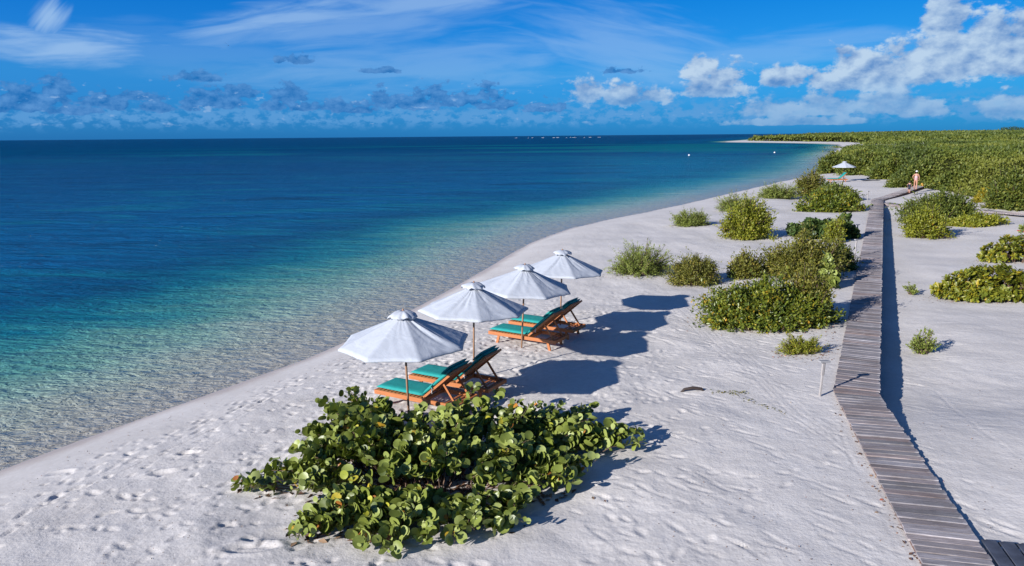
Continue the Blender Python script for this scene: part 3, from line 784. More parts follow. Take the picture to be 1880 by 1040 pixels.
# ------------------------------------------------------------------ loungers
def lounger():
    t_ = thing('sun_lounger', (0, 0, 0), 'x', 'sun lounger', 'teak sun loungers with teal cushions')
    Wd, L, H = .80, 2.25, .33
    T = MATS['teak']; hx = 1.32
    for y in (.0, Wd):
        s = -1 if y == 0 else 1
        MB().box((0, y - .022, H - .10), (L, y + .022, H), bev=.004).build('side_rail', T, t_)
    for x in (.0, hx, L - .045):
        MB().box((x, .0225, H - .09), (x + .045, Wd - .0225, H - .005), bev=.003).build('cross_rail', T, t_)
    for x, dx_ in ((.36, -.10), (1.95, .10)):
        for y in (.045, Wd - .045):
            mb = MB(); mb.bar((x, y, H - .02), (x + dx_, y, -.05), .045, .075); mb.build('leg', T, t_)
    for k in range(12):
        x = .06 + k * .104
        MB().box((x, .024, H - .022), (x + .07, Wd - .024, H + .002), bev=.002).build('slat', T, t_)
    for k in range(3):                   # open end behind the raised back
        x = 1.86 + k * .11
        MB().box((x, .024, H - .05), (x + .05, Wd - .024, H - .03)).build('slat', T, t_)
    ang = math.radians(41); ca, sa = math.cos(ang), math.sin(ang)
    hz = H + .015
    M = Matrix.Translation((hx, 0, hz)) @ Matrix.Rotation(-ang, 4, 'Y')
    bl_ = 1.10
    back = MB()
    for y in (.07, Wd - .07): back.box((0, y - .022, -.03), (bl_, y + .022, .02), M)
    back.box((bl_ - .04, .092, -.028), (bl_, Wd - .092, .018), M)
    bf = back.build('backrest_frame', T, t_)
    for k in range(8):
        MB().box((.06 + k * .128, .094, -.002), (.06 + k * .128 + .085, Wd - .094, .021), M, bev=.002).build('slat', T, bf)
    p = M @ Vector((.62, 0, -.04))
    for y in (.12, Wd - .12):
        MB().bar((p.x, y, p.z), (p.x + .32, y, H - .05), .03, .045).build('prop_strut', T, t_)
    MB().tube([(p.x + .31, .03, H - .045), (p.x + .31, Wd - .03, H - .045)], .016, 6).build('cross_bar', T, t_)
    # cushions: soft slabs with crowned top and rounded corners
    def cushion(nm, l, Mx, parent, seed):
        nx1, ny1 = 16, 9; V = []; Fc = []; r_ = random.Random(seed)
        for side in (0, 1):
            for i in range(nx1 + 1):
                for j in range(ny1 + 1):
                    u = i / nx1 * 2 - 1; v = j / ny1 * 2 - 1
                    e = (1 - abs(u) ** 12) * (1 - abs(v) ** 8); e = max(e, 0) ** .5
                    x = l / 2 * (1 + u * (1 - .012 * abs(v) ** 4)); y = .03 + (Wd - .06) / 2 * (1 + v * (1 - .012 * abs(u) ** 4))
                    z = .045 + (.042 * e + .008 * math.cos(u * 1.5) * math.cos(v * 1.5) * e + r_.uniform(-.0015, .0015)) * (1 if side else -.95)
                    V.append(Mx @ Vector((x, y, z)))
        S_ = (nx1 + 1) * (ny1 + 1)
        for i in range(nx1):
            for j in range(ny1):
                a = i * (ny1 + 1) + j; q = (a, a + 1, a + ny1 + 2, a + ny1 + 1)
                Fc.append(q); Fc.append(tuple(S_ + w for w in (q[0], q[3], q[2], q[1])))
        me = mesh_np(nm, V, Fc, True); bm = bmesh.new(); bm.from_mesh(me); bmesh.ops.remove_doubles(bm, verts=bm.verts, dist=.0045); bmesh.ops.recalc_face_normals(bm, faces=bm.faces); bm.to_mesh(me); bm.free()
        for p_ in me.polygons: p_.use_smooth = True
        return link(nm, me, MATS['teal_fabric'], parent)
    cushion('seat_cushion', hx + .01, Matrix.Translation((.0, 0, H + .005)), t_, 1)
    cushion('back_cushion', bl_ - .02, M @ Matrix.Translation((.02, 0, .024)), t_, 2)
    hd = M @ Matrix.Translation((bl_ - .36, 0, .105))
    cushion('head_pillow', .32, hd @ Matrix.Scale(.7, 4, (0, 0, 1)), t_, 3)
    p = M @ Vector((.35, .02, .0))
    MB().tube([p + Vector(q) for q in ((0, -.01, .04), (.03, -.03, 0), (.01, -.035, -.05), (-.03, -.02, -.06), (-.01, -.01, -.01), (.02, -.03, -.09))], .006, 5).build('tie_cord', MATS['white_cord'], t_)
    return t_
L0 = lounger()
def place_lounger(o, px, py, ang, label, z=.33):
    p = G(px, py, z); o.location = (p[0], p[1], gz(p[0] + 1, p[1] - .5)); o.rotation_euler = (0, 0, ang); o['label'] = label
A1, A3 = math.atan2(-.49, .87), math.atan2(-.52, .85)
place_lounger(L0, 688, 716, A1, 'nearest teal lounger, right behind the big bush and under the first parasol')
o = copy_tree(L0); place_lounger(o, 751, 687, A1, 'teal lounger beyond the nearest one, its raised back in front of the second parasol pole')
o = copy_tree(L0); place_lounger(o, 897, 608, A3, 'near lounger of the far pair, beside the third parasol pole')
o = copy_tree(L0); place_lounger(o, 934, 591, A3, 'far lounger of the far pair, under the fourth parasol')
o = copy_tree(L0); place_lounger(o, 1521, 331, math.atan2(-.1, 1), 'lone distant lounger under the far parasol')

# ------------------------------------------------------------------ plants
def unit(v): return v / np.maximum(np.linalg.norm(v, axis=-1, keepdims=True), 1e-9)
def _disc(nseg, notch=.12, cup=.10):
    V = [(.5, 0, -cup * .5)]
    for k in range(nseg):
        a = 2 * math.pi * k / nseg
        r = .5 * (1 - notch * math.exp(-((a - math.pi) / .45) ** 2))
        V.append((.5 + r * math.cos(a), 1.06 * r * math.sin(a), cup * abs(math.sin(a)) * .9 + .02 * math.sin(3 * a)))
    return np.array(V), np.array([(0, 1 + k, 1 + (k + 1) % nseg) for k in range(nseg)])
TPL = {
 'disc': _disc(11),
 'disc6': _disc(6),
 'spat': (np.array([(0, 0, 0), (.45, .13, .05), (.45, -.13, .05), (.85, .22, .10), (.85, -.22, .10), (1, 0, .04), (.5, 0, 0)]), np.array([(0, 1, 6), (0, 6, 2), (1, 3, 6), (6, 4, 2), (3, 5, 6), (6, 5, 4)])),
 'oval': (np.array([(0, 0, 0), (.5, .27, .07), (1, 0, -.04), (.5, -.27, .07)]), np.array([(0, 1, 2), (0, 2, 3)])),
 'needle': (np.array([(0, 0, 0), (.5, .12, .03), (1, 0, 0), (.5, -.12, .03)]), np.array([(0, 1, 2), (0, 2, 3)])),
}
def replicate(tpl, pos, d, up, sc):
    V, Fc = TPL[tpl] if isinstance(tpl, str) else tpl
    d = unit(d); s = unit(np.cross(up, d)); u = np.cross(d, s)
    P = pos[:, None, :] + sc[:, None, None] * (V[None, :, 0:1] * d[:, None] + V[None, :, 1:2] * s[:, None] + V[None, :, 2:3] * u[:, None])
    FF = Fc[None] + (np.arange(len(pos)) * len(V))[:, None, None]
    return P.reshape(-1, 3), FF.reshape(-1, 3)
def sticks(P0, P1, r0, r1):
    """three-sided twigs between point arrays"""
    d = unit(P1 - P0); a = unit(np.cross(d, np.array([.31, .22, .92]))); b_ = np.cross(d, a)
    V = []
    for P, r in ((P0, r0), (P1, r1)):
        for k in range(3):
            t_ = 2 * math.pi * k / 3; V.append(P + (a * math.cos(t_) + b_ * math.sin(t_)) * np.reshape(r, (-1, 1)))
    V = np.stack(V, 1); N = len(P0)
    Fc = np.array([(0, 1, 4), (0, 4, 3), (1, 2, 5), (1, 5, 4), (2, 0, 3), (2, 3, 5)])
    return V.reshape(-1, 3), (Fc[None] + (np.arange(N) * 6)[:, None, None]).reshape(-1, 3)
def rv(N, s=1.0): return RNG.normal(size=(N, 3)) * s
KINDS = {
 # tips, leaves per tip, leaf, size, colour, lumpiness, stem style
 'spiky':  dict(nt=330, nl=34, tpl='needle', size=.11, m='grey_leaf', t0=.25, spread=.035, lump=.30, root=.30, up=.9, jut=.16),
 'dome':   dict(nt=1300, nl=8, tpl='oval', size=.085, m='olive_leaf', t0=.78, spread=.06, lump=.24, root=.6, up=.6, jut=.07),
 'glossy': dict(nt=950, nl=11, tpl='oval', size=.12, m='glossy_leaf', t0=.70, spread=.05, lump=.30, root=.7, up=.8, jut=.11),
 'bright': dict(nt=900, nl=9, tpl='oval', size=.12, m='bright_leaf', t0=.6, spread=.06, lump=.34, root=.45, up=1.2, jut=.16),
 'rosette': dict(nt=250, nl=24, tpl='spat', size=.21, m='rosette_leaf', t0=.80, spread=.02, lump=.30, root=.75, up=1.2, jut=.12),
 'grape':  dict(nt=120, nl=16, tpl='disc6', size=.26, m='dark_leaf', t0=.55, spread=.06, lump=.25, root=.7, up=.8, jut=.08),
 'sparse': dict(nt=26, nl=34, tpl='oval', size=.075, m='grey_leaf', t0=.25, spread=.03, lump=.35, root=.12, up=1.0, jut=.1),
}
def bush_parts(c, rx, ry, h, kind, seed, nscale=1.0, sscale=1.0, matn=None, lean=(0, 0)):
    k = KINDS[kind]; rg = np.random.default_rng(seed); N = max(8, int(k['nt'] * nscale))
    th = rg.uniform(0, 2 * np.pi, N); cz = rg.uniform(.0, 1, N) ** .8; rad = np.sqrt(np.maximum(0, 1 - cz ** 2))
    if kind == 'spiky': cz = rg.uniform(.10, .95, N); rad = np.sqrt(1 - cz ** 2)
    if kind == 'sparse': cz = rg.uniform(.25, 1, N); rad = np.sqrt(1 - cz ** 2)
    nc = max(5, N // 14); ci = rg.integers(0, nc, N)
    cth = rg.uniform(0, 2 * np.pi, nc); ccz = rg.uniform(0, 1, nc) ** .8; cr = rg.uniform(.80, 1.14, nc)
    clump = np.ones(N)
    if kind in ('dome', 'glossy', 'bright', 'grape'):
        th = cth[ci] + rg.normal(size=N) * .17; cz = np.clip(ccz[ci] + rg.normal(size=N) * .10, 0, 1); rad = np.sqrt(np.maximum(0, 1 - cz ** 2)); clump = cr[ci]
    fill = rg.uniform(0, 1, N) ** .25 if kind not in ('rosette',) else rg.uniform(.8, 1, N)
    lm = 1 + k['lump'] * 2 * fbm(np.cos(th) * 1.6 + seed, np.sin(th) * 1.6 + cz * 1.9, 3, seed)
    tip = np.stack([rx * rad * np.cos(th), ry * rad * np.sin(th), h * cz], 1) * (lm * fill * clump)[:, None]
    tip += rg.normal(size=(N, 3)) * k['jut'] * np.array([.6, .6, 1.0]) * min(1, h)
    if kind == 'rosette':
        u = np.sqrt(rg.uniform(0, 1, N)); tip = np.stack([rx * u * np.cos(th), ry * u * np.sin(th), h * (1 - .75 * u ** 3) * rg.uniform(.25, 1.0, N)], 1)
    rag = rg.uniform(0, 1, N) < (0 if kind == 'rosette' else .07); tip[rag] *= rg.uniform(1.05, 1.35, (int(rag.sum()), 1))
    tip[:, 2] = np.maximum(tip[:, 2], .03)
    tip[:, 0] += lean[0] * tip[:, 2]; tip[:, 1] += lean[1] * tip[:, 2]
    root = np.stack([tip[:, 0] * k['root'], tip[:, 1] * k['root'], np.zeros(N)], 1) + rg.normal(size=(N, 3)) * [.05, .05, 0]
    base = np.array(c)
    gz_ = Z(base[0] + root[:, 0], base[1] + root[:, 1]) - base[2]; gt = Z(base[0] + tip[:, 0], base[1] + tip[:, 1]) - base[2]
    root[:, 2] = gz_; tip[:, 2] += gt
    nl = k['nl']; T = k['t0'] + (1 - k['t0']) * rg.uniform(0, 1, (N, nl))
    mid = root + (tip - root) * .5; mid[:, 2] += .12 * h
    Tn = T[:, :, None]
    P = (1 - Tn) ** 2 * root[:, None] + 2 * Tn * (1 - Tn) * mid[:, None] + Tn ** 2 * tip[:, None]
    P = P + rg.normal(size=P.shape) * k['spread'] * sscale
    ax = unit(tip - mid)[:, None, :]
    D = rg.normal(size=P.shape) * .8 + ax * k['up'] + np.array([0, 0, .25])
    if kind == 'rosette':
        D = rg.normal(size=P.shape); D = D - (D * ax).sum(-1, keepdims=True) * ax; D = unit(D) + ax * .55
    up = ax + rg.normal(size=P.shape) * .45 + np.array([0, 0, .6])
    P = P.reshape(-1, 3); D = D.reshape(-1, 3); up = up.reshape(-1, 3)
    sz = k['size'] * sscale * rg.uniform(.6, 1.25, len(P))
    br0 = (rg.uniform(0, .38, nc)[ci] if kind != 'rosette' else rg.uniform(0, .35, N))
    rnd = np.clip((br0[:, None] + rg.uniform(0, .65, (N, nl))).ravel(), 0, 1)
    ok = P[:, 2] > -.05
    V, Fc = replicate(k['tpl'], P[ok], D[ok], up[ok], sz[ok])
    rn = np.repeat(rnd[ok], len(TPL[k['tpl']][1]))
    # stems in two pieces
    cc = .25 * root + .5 * mid + .25 * tip
    r = .006 + .004 * h
    keep = rg.uniform(0, 1, N) < min(1, 260 / N)
    a0 = np.concatenate([root[keep], cc[keep]]); a1 = np.concatenate([cc[keep], tip[keep]])
    nk = keep.sum()
    SV, SF = sticks(a0, a1, np.concatenate([np.full(nk, r * 1.6), np.full(nk, r)]), np.concatenate([np.full(nk, r), np.full(nk, r * .5)]))
    return V, Fc, rn, SV, SF, matn or k['m']
def bush(name, label, kind, xl, xr, yf, yt, ratio=.8, seed=1, nscale=1.0, sscale=1.0, matn=None, cat='shrub', group='shrubs growing on the sand', lean=(0, 0), extra=None):
    cx = (xl + xr) / 2; pf_ = G(cx, yf); dp = depth_of(pf_); rx = (xr - xl) / 2 * dp / F_PX
    ry = rx * ratio
    vd = unit(np.array([pf_[0], pf_[1]])[None])[0]
    cxy = pf_[:2] + vd * ry
    rx = rx * (1 + ry / dp)
    c = np.array([cxy[0], cxy[1], gz(*cxy)])
    h = min(np.linspace(.1, 6, 120), key=lambda q: abs(row_of(c + [0, 0, q]) - yt))
    t_ = thing(name, tuple(c), label, cat, group)
    Vp = bush_parts(c, rx, ry, h, kind, seed, nscale, sscale, matn, lean)
    link('foliage', mesh_np('foliage', Vp[0], Vp[1], rnd=Vp[2]), MATS[Vp[5]], t_, kind='stuff')
    link('stems', mesh_np('stems', Vp[3], Vp[4]), MATS['stem_bark'], t_, kind='stuff')
    return t_, c, rx, ry, h
BUSHES = [
 ('feathery_shrub', 'wispy grey green shrub just beyond the farthest near parasol', 'spiky', 1112, 1240, 512, 446, .75, 21, 1.3, 1.0, None),
 ('dome_shrub', 'low rounded olive shrub right of the wispy grey green one', 'dome', 1227, 1323, 529, 470, .85, 22, 1.5, .9, None),
 ('dome_shrub', 'small dark green tuft left of the big olive bush', 'bright', 1337, 1398, 514, 466, .8, 23, .8, .9, 'olive_leaf'),
 ('olive_bush', 'big olive bush standing behind the glossy leaved bush', 'bright', 1385, 1545, 520, 436, .8, 24, 2.6, .95, 'olive_leaf'),
 ('glossy_bush', 'largest glossy leaved bush beside the middle of the boardwalk', 'glossy', 1275, 1520, 612, 520, .55, 25, 3.0, .92, None),
 ('olive_bush', 'olive bush rising from the right end of the glossy leaved bush', 'bright', 1438, 1528, 598, 490, .8, 26, 1.6, .9, 'olive_leaf'),
 ('wispy_shrub', 'low thin wispy plant just behind the nearest marker post', 'spiky', 1424, 1514, 655, 618, .5, 27, .38, .8, 'bright_leaf'),
 ('feathery_shrub', 'small spiky shrub standing alone nearest the waterline', 'spiky', 1228, 1304, 418, 384, .7, 28, 1.0, 1.25, None),
 ('feathery_shrub', 'spiky grey shrub half hidden behind the tall yellow green bush', 'spiky', 1312, 1395, 392, 356, .7, 29, 1.0, 1.4, None),
 ('cone_bush', 'tall cone shaped yellow green bush between the waterline and boardwalk', 'bright', 1322, 1413, 443, 366, .75, 30, 1.9, 1.15, None),
 ('upright_bush', 'bright green upright bush growing among dark round leaves by the boardwalk', 'bright', 1514, 1550, 447, 400, .8, 32, .5, 1.1, None),
 ('cone_bush', 'dark pointed bush on the skyline of the far shrub group', 'bright', 1463, 1516, 362, 312, .8, 33, 1.0, 1.6, 'olive_leaf'),
 ('grey_bush', 'low grey brown bush at the left end of the far shrub group', 'spiky', 1385, 1470, 366, 336, .6, 34, 1.0, 1.7, 'grey_leaf'),
 ('grey_bush', 'dark olive bush behind the broad one of the far shrub group', 'bright', 1490, 1577, 372, 338, .6, 36, 1.0, 1.8, 'scrub_leaf'),
 ('broad_bush', 'broad yellow tinged bush at the right end of the far shrub group', 'glossy', 1463, 1581, 391, 352, .55, 35, 1.3, 1.7, None),
 ('spreading_bush', 'wide spreading green bush right of the far bend of the boardwalk', 'bright', 1648, 1800, 412, 352, .55, 38, 2.2, 1.5, 'scrub_leaf'),
 ('leafy_bush', 'bushy green shrub in front of the wide spreading one', 'bright', 1656, 1742, 440, 384, .7, 37, 1.4, 1.25, None),
 ('creeping_plant', 'flat bright creeping plant trailing right from the spreading bush', 'glossy', 1735, 1850, 418, 398, .5, 39, .8, 1.5, 'bright_leaf'),
 ('rosette_shrub', 'upper of the two rosette leaved shrubs at the right edge', 'rosette', 1795, 1925, 484, 432, .5, 40, .7, .95, None),
 ('rosette_shrub', 'long low yellow green rosette shrub, the lower one at the right edge', 'rosette', 1712, 1925, 556, 490, .38, 41, 1.35, .95, None),
 ('seedling_plant', 'tiny sparse pale plant on open sand left of the long rosette shrub', 'sparse', 1655, 1688, 543, 514, .7, 42, .7, .9, None),
 ('seedling_plant', 'small upright green plant alone on the sand right of the boardwalk', 'sparse', 1660, 1726, 655, 608, .6, 43, 2.0, 1.0, None),
 ('round_leaf_plant', 'dark round leaved creeping plant left of the bright upright bush', 'grape', 1446, 1530, 438, 408, .5, 45, 1.2, 1.2, None),
 ('round_leaf_plant', 'dark round leaved plant behind the bright upright bush', 'grape', 1530, 1570, 440, 402, .6, 46, .8, 1.15, None),
 ('round_leaf_plant', 'pale round leaves poking from the right side of the olive bush', 'grape', 1500, 1532, 530, 478, .5, 47, .35, .75, 'grape_leaf'),
 ('leafy_bush', 'dark bush touching the boardwalk shadow behind the big olive bush', 'bright', 1510, 1568, 498, 448, .6, 48, .9, 1.0, 'scrub_leaf'),
 ('edge_bush', 'low dark tuft where the far sand meets the green scrub', 'bright', 1628, 1670, 345, 330, .6, 49, .6, 2.0, 'scrub_leaf'),
]
info = {}
for i, bsp in enumerate(BUSHES):
    nm, lb, kd, xl, xr, yf, yt, ra, sd_, ns, ss, mt = bsp
    info[i] = bush(nm, lb, kd, xl, xr, yf, yt, ra, sd_, ns, ss, mt)

# --- large round-leaved bush in the foreground
def grape_bush():
    rg = np.random.default_rng(77)
    lobes = [  # px, py of the ground below a branch tip, height, how many branches
        (500, 880, .28, 6), (472, 884, .14, 4), (545, 905, .3, 5), (590, 835, .62, 9), (610, 815, .80, 10), (650, 806, 1.02, 9), (640, 830, .95, 8), (700, 822, .82, 12), (760, 828, .80, 12), (830, 826, .84, 12), (885, 806, .98, 8), (900, 840, .85, 9),
        (960, 812, .80, 10), (1010, 806, .70, 10), (1050, 796, .52, 7), (1062, 778, .35, 4), (1085, 822, .50, 8), (1120, 826, .46, 8), (1150, 826, .34, 6), (1005, 865, .50, 5), (1040, 885, .45, 8), (1025, 905, .40, 7), (610, 870, .75, 12), (680, 885, .9, 12), (750, 905, .9, 12), (820, 905, .9, 11), (890, 910, .65, 8),
        (590, 925, .5, 10), (560, 985, .25, 8), (600, 985, .3, 8), (640, 965, .42, 10), (700, 975, .35, 9), (705, 1012, .22, 6), (690, 998, .2, 5), (780, 968, .42, 10), (850, 965, .35, 9), (880, 985, .2, 4), (930, 955, .32, 6), (945, 962, .24, 4), (570, 880, .6, 9), (560, 840, .35, 6), (760, 880, .6, 8), (850, 880, .7, 8), (700, 850, .7, 8), (930, 850, .7, 8), (1045, 862, .5, 7), (1058, 890, .38, 6), (1000, 880, .5, 6), (950, 870, .7, 9), (720, 858, .95, 11), (800, 862, 1.0, 11), (1065, 870, .3, 4)]
    ctr = G(800, 880)[:2]; base = np.array([ctr[0], ctr[1], gz(*ctr)])
    Lp, Ld, Lu, Ls, S0, S1, SR = [], [], [], [], [], [], []
    for px, py, hh, nb in lobes:
        g_ = G(px, py)
        for _ in range(nb):
            tip = np.array([g_[0] + rg.normal() * .22, g_[1] + rg.normal() * .20, 0]); tip[2] = gz(tip[0], tip[1]) + max(.06, hh * rg.uniform(.45, 1.05))
            r2 = tip[:2] + (ctr - tip[:2]) * rg.uniform(.25, .6); root = np.array([r2[0], r2[1], gz(*r2)])
            mid = (root + tip) / 2 + np.array([0, 0, .25 * hh])
            tt = np.linspace(0, 1, 7)[:, None]
            path = (1 - tt) ** 2 * root + 2 * tt * (1 - tt) * mid + tt ** 2 * tip
            path[1:-1] += rg.normal(size=(5, 3)) * .025
            for a, b_ in zip(path, path[1:]): S0.append(a); S1.append(b_)
            SR += list(np.linspace(.016, .006, 6))
            nl = rg.integers(18, 27)
            for q in range(nl):
                u = 1 - .62 * (q / nl) ** 1.0
                f = u * 6; i0 = min(5, int(f)); p = path[i0] + (path[i0 + 1] - path[i0]) * (f - i0)
                axd = unit((path[i0 + 1] - path[i0])[None])[0]
                side = unit(np.cross(axd, [0, 0, 1])[None])[0] * (1 if q % 2 else -1)
                d = side * rg.uniform(.6, 1.1) + axd * rg.uniform(.1, .7) + np.array([0, 0, rg.uniform(-.15, .8)]) + rg.normal(size=3) * .25
                up = np.array([0, 0, .40]) + axd * .45 + rg.normal(size=3) * .62 + np.array([-.30, -.38, 0])
                p = p + unit(d[None])[0] * .03
                if p[2] < gz(p[0], p[1]) + .03: continue
                Lp.append(p); Ld.append(d); Lu.append(up); Ls.append((.07 + .14 * rg.uniform() ** 1.6) * (1 - .25 * (q == 0)))
    Lp, Ld, Lu, Ls = map(np.array, (Lp, Ld, Lu, Ls))
    t_ = thing('round_leaved_bush', tuple(base), 'large sprawling bush of big round leaves, in front of the nearest loungers', 'bush')
    rnd = rg.uniform(0, .80, len(Lp)) * .9
    rnd = np.where((rg.uniform(0, 1, len(Lp)) < .10) & (Ls < .17), .84 + .16 * rg.uniform(0, 1, len(Lp)) ** 2.2, rnd)
    # the 300 leaves that show largest: open to the camera, near and big
    Un = unit(Lu); tocam = unit(np.array([0, 0, CZ]) - Lp)
    hrel = Lp[:, 2] - Z(Lp[:, 0], Lp[:, 1])
    score = Ls * (np.abs((Un * tocam).sum(1)) + .4) * (20 / np.linalg.norm(Lp - [0, 0, CZ], axis=1)) * (.35 + hrel)
    order = np.argsort(-score); big = order[:298]; rest = order[298:]
    protos = []
    for k in range(14):
        V, Fc = TPL['disc']; V = V.copy(); r_ = np.random.default_rng(k)
        V[1:] *= 1 + r_.normal(size=(len(V) - 1, 1)) * [[.03, .03, .12]]; V[:, 2] += .10 * r_.normal() * (V[:, 0] - .5) ** 2 * 2
        me = mesh_np('leaf', V, Fc, True, rnd=np.full(len(Fc), (k / 13) * .74 if k < 12 else (.87, .94)[k - 12])); me.materials.append(MATS['grape_leaf']); protos.append(me)
    for i in big:
        d = unit(Ld[i][None])[0]; s = unit(np.cross(Lu[i], d)[None])[0]; u = np.cross(d, s); sc = Ls[i]
        k = rg.integers(0, 12) if rnd[i] < .84 else rg.integers(12, 14)
        o = bpy.data.objects.new('leaf', protos[k]); COL.objects.link(o); o.parent = t_
        mw = Matrix([[d[0] * sc, s[0] * sc, u[0] * sc, Lp[i][0] - base[0]], [d[1] * sc, s[1] * sc, u[1] * sc, Lp[i][1] - base[1]], [d[2] * sc, s[2] * sc, u[2] * sc, Lp[i][2] - base[2]], [0, 0, 0, 1]])
        o.matrix_local = mw
    V, Fc = replicate('disc', Lp[rest] - base, Ld[rest], Lu[rest], Ls[rest])
    link('leaves', mesh_np('leaves', V, Fc, True, rnd=np.repeat(rnd[rest], 11)), MATS['grape_leaf'], t_, kind='stuff')
    SV, SF = sticks(np.array(S0) - base, np.array(S1) - base, np.array(SR), np.array(SR) * .85)
    link('branches', mesh_np('branches', SV, SF), MATS['stem_bark'], t_, kind='stuff')
    return t_
grape_bush()

# --- litter of dead leaves
def litter(name, label, pts, size=.05, seed=1, m='litter_leaf'):
    rg = np.random.default_rng(seed); P = np.array(pts)
    P[:, 2] += .01
    D = np.concatenate([rg.normal(size=(len(P), 2)), rg.normal(size=(len(P), 1)) * .15], 1); U_ = np.array([0, 0, 1.]) + rg.normal(size=P.shape) * .35
    V, Fc = replicate('oval', P, D, U_, size * rg.uniform(.5, 1.4, len(P)))
    link(name, mesh_np(name, V, Fc, rnd=np.repeat(rg.uniform(0, 1, len(P)), 2)), MATS[m], kind='stuff', label=label)
pts = []
rl = random.Random(9)
def scat(px, py, sx_, sy_, n_):
    for _ in range(n_): pts.append(G(rl.gauss(px, sx_), rl.gauss(py, sy_)))
for a in [(760, 900, 90, 28, 420), (900, 870, 60, 22, 220), (660, 900, 50, 30, 160), (640, 985, 50, 8, 40), (870, 965, 50, 10, 30), (1000, 915, 25, 8, 25), (500, 905, 25, 8, 18), (545, 975, 12, 8, 14)]: scat(*a)
litter('fallen_grape_leaves', 'dry brown leaves lying under the large round leaved bush', pts, .13, 3)
pts = []
for a in [(1480, 658, 30, 4, 60), (1400, 612, 60, 3, 60), (1525, 600, 10, 15, 50), (1556, 495, 8, 20, 30), (1585, 395, 4, 12, 30), (1760, 553, 50, 2, 40), (1160, 512, 40, 2, 30), (1525, 640, 10, 10, 40)]: scat(*a)
litter('shrub_litter', 'small brown litter under the shrubs and along the boardwalk edge', pts, .06, 4)
pts = []
for i_, (t_, c, rx, ry, h) in info.items():
    if BUSHES[i_][2] in ('sparse',): continue
    for _ in range(int(30 + 60 * rx)):
        a = rl.uniform(0, 6.28); q = rl.gauss(1.0, .12); x = c[0] + rx * q * math.cos(a); y = c[1] + ry * q * math.sin(a)
        if abs(float(walkdist(x, y))) > .6: pts.append((x, y, gz(x, y)))
litter('base_litter', 'dead brown leaves and twigs on the sand round the shrubs', pts, .06, 14)
pts = []
for _ in range(420):
    f = rl.random(); x = rl.uniform(-10, 6); y = rl.uniform(10, 60)
    k = min(range(len(SHORE)), key=lambda q: (SHORE[q][1] - y) ** 2 + 1e6 * (q < 3 or q > 20)); k2 = k + 1 if SHORE[k][1] < y else k - 1
    (x1, y1), (x2, y2) = SHORE[k], SHORE[k2]; u = (y - y1) / (y2 - y1); x = x1 + (x2 - x1) * u + rl.gauss(1.5, .18) + .3 * math.sin(y * .7)
    pts.append((x, y, gz(x, y)))
litter('wrack_line', 'thin broken line of dry seaweed bits above the waterline', pts, .035, 15)
pts = []
for q in range(24):
    f = q / 23; scat(1533 + f * 150, 742 + f * 290, 6, 6, 3)
litter('boardwalk_edge_litter', 'scattered dead leaves on sand along the near boardwalk edge', pts, .07, 5)
pts = []
for _ in range(260): pts.append(G(rl.uniform(1150, 1640), rl.uniform(660, 1040)))
for _ in range(120): pts.append(G(rl.uniform(1650, 1880), rl.uniform(560, 1000)))
for _ in range(120): pts.append(G(rl.uniform(100, 700), rl.uniform(860, 1040)))
litter('sand_debris', 'tiny dark flecks of debris scattered over the sand', pts, .028, 6)
pts = []
for _ in range(90):
    f = rl.random(); pts.append(G(1310 + 60 * f + rl.gauss(0, 3), 720 + 2 * f + rl.gauss(0, 1.5)))
for _ in range(70):
    f = rl.random(); pts.append(G(1340 + 100 * f + rl.gauss(0, 3), 722 + 38 * f + rl.gauss(0, 1.5)))
litter('dry_seaweed', 'thin strands of dry seaweed on the sand right of the driftwood', pts, .05, 7, 'olive_leaf')
pts = []
for _ in range(120): pts.append(G(rl.gauss(1848, 12), 1004 + (rl.random() - .5) * 8 + (rl.gauss(0, 1))))
litter('dry_twigs', 'clump of dry twigs beside the dark side boardwalk', pts, .07, 8)

# ------------------------------------------------------------------ scrub covering the headland
def mass_h(x, y):
    """height of the scrub canopy over the ground"""
    def crowns(cw, cd, seed):
        u = x / cw; v = y / cd; iu = np.floor(u); iv = np.floor(v); best = np.zeros(np.shape(x))
        for du in (-1, 0, 1):
            for dv in (-1, 0, 1):
                a = iu + du; b_ = iv + dv
                cx = a + .15 + .7 * _h(a, b_, seed); cy = b_ + .15 + .7 * _h(a, b_, seed + 1); r = .62 + .35 * _h(a, b_, seed + 2); hh = .55 + .45 * _h(a, b_, seed + 3)
                q = ((u - cx) ** 2 + (v - cy) ** 2) / r ** 2
                best = np.maximum(best, hh * np.sqrt(np.maximum(0, 1 - q)))
        return best
    b_ = vnoise(x / 17, y / 24, 43); d_ = vnoise(x / 1.6, y / 1.8, 47)
    far_ = 1 - .80 * sstep(y, 115, 175) * (1 - sstep(y, 385, 470)) + .12 * sstep(y, 385, 520)
    return 3.9 * far_ * (.06 + .60 * crowns(5.5, 6.5, 71) + .26 * crowns(13, 16, 81) + .22 * b_ + .10 * d_)
EDGE_PX = [(1500, 317), (1520, 318), (1560, 321), (1600, 325), (1640, 334), (1690, 347), (1735, 352), (1790, 366), (1830, 384), (1900, 392), (2100, 420)]
edge_w = [G(*p)[:2] for p in EDGE_PX]
far_left = [(66, 158), (86, 200), (118, 268), (140, 318), (143, 326), (150, 352), (176, 384), (190, 404), (200, 428), (212, 470), (209, 520), (203, 575), (196, 622), (206, 655), (310, 830), (580, 1480), (2500, 3300), (8000, 4000), (8000, 60)]
REG = [tuple(p) for p in edge_w[::-1]] + far_left
def reg_s(x, y):
    s = sdist(x, y, REG)
    far = (y > 280) & (y < 440) & (x < 320)
    if np.any(far): s = np.where(far, np.minimum(s, -sdist(x, y, LAGOON) - 6), s)
    return s
rg = np.random.default_rng(5)
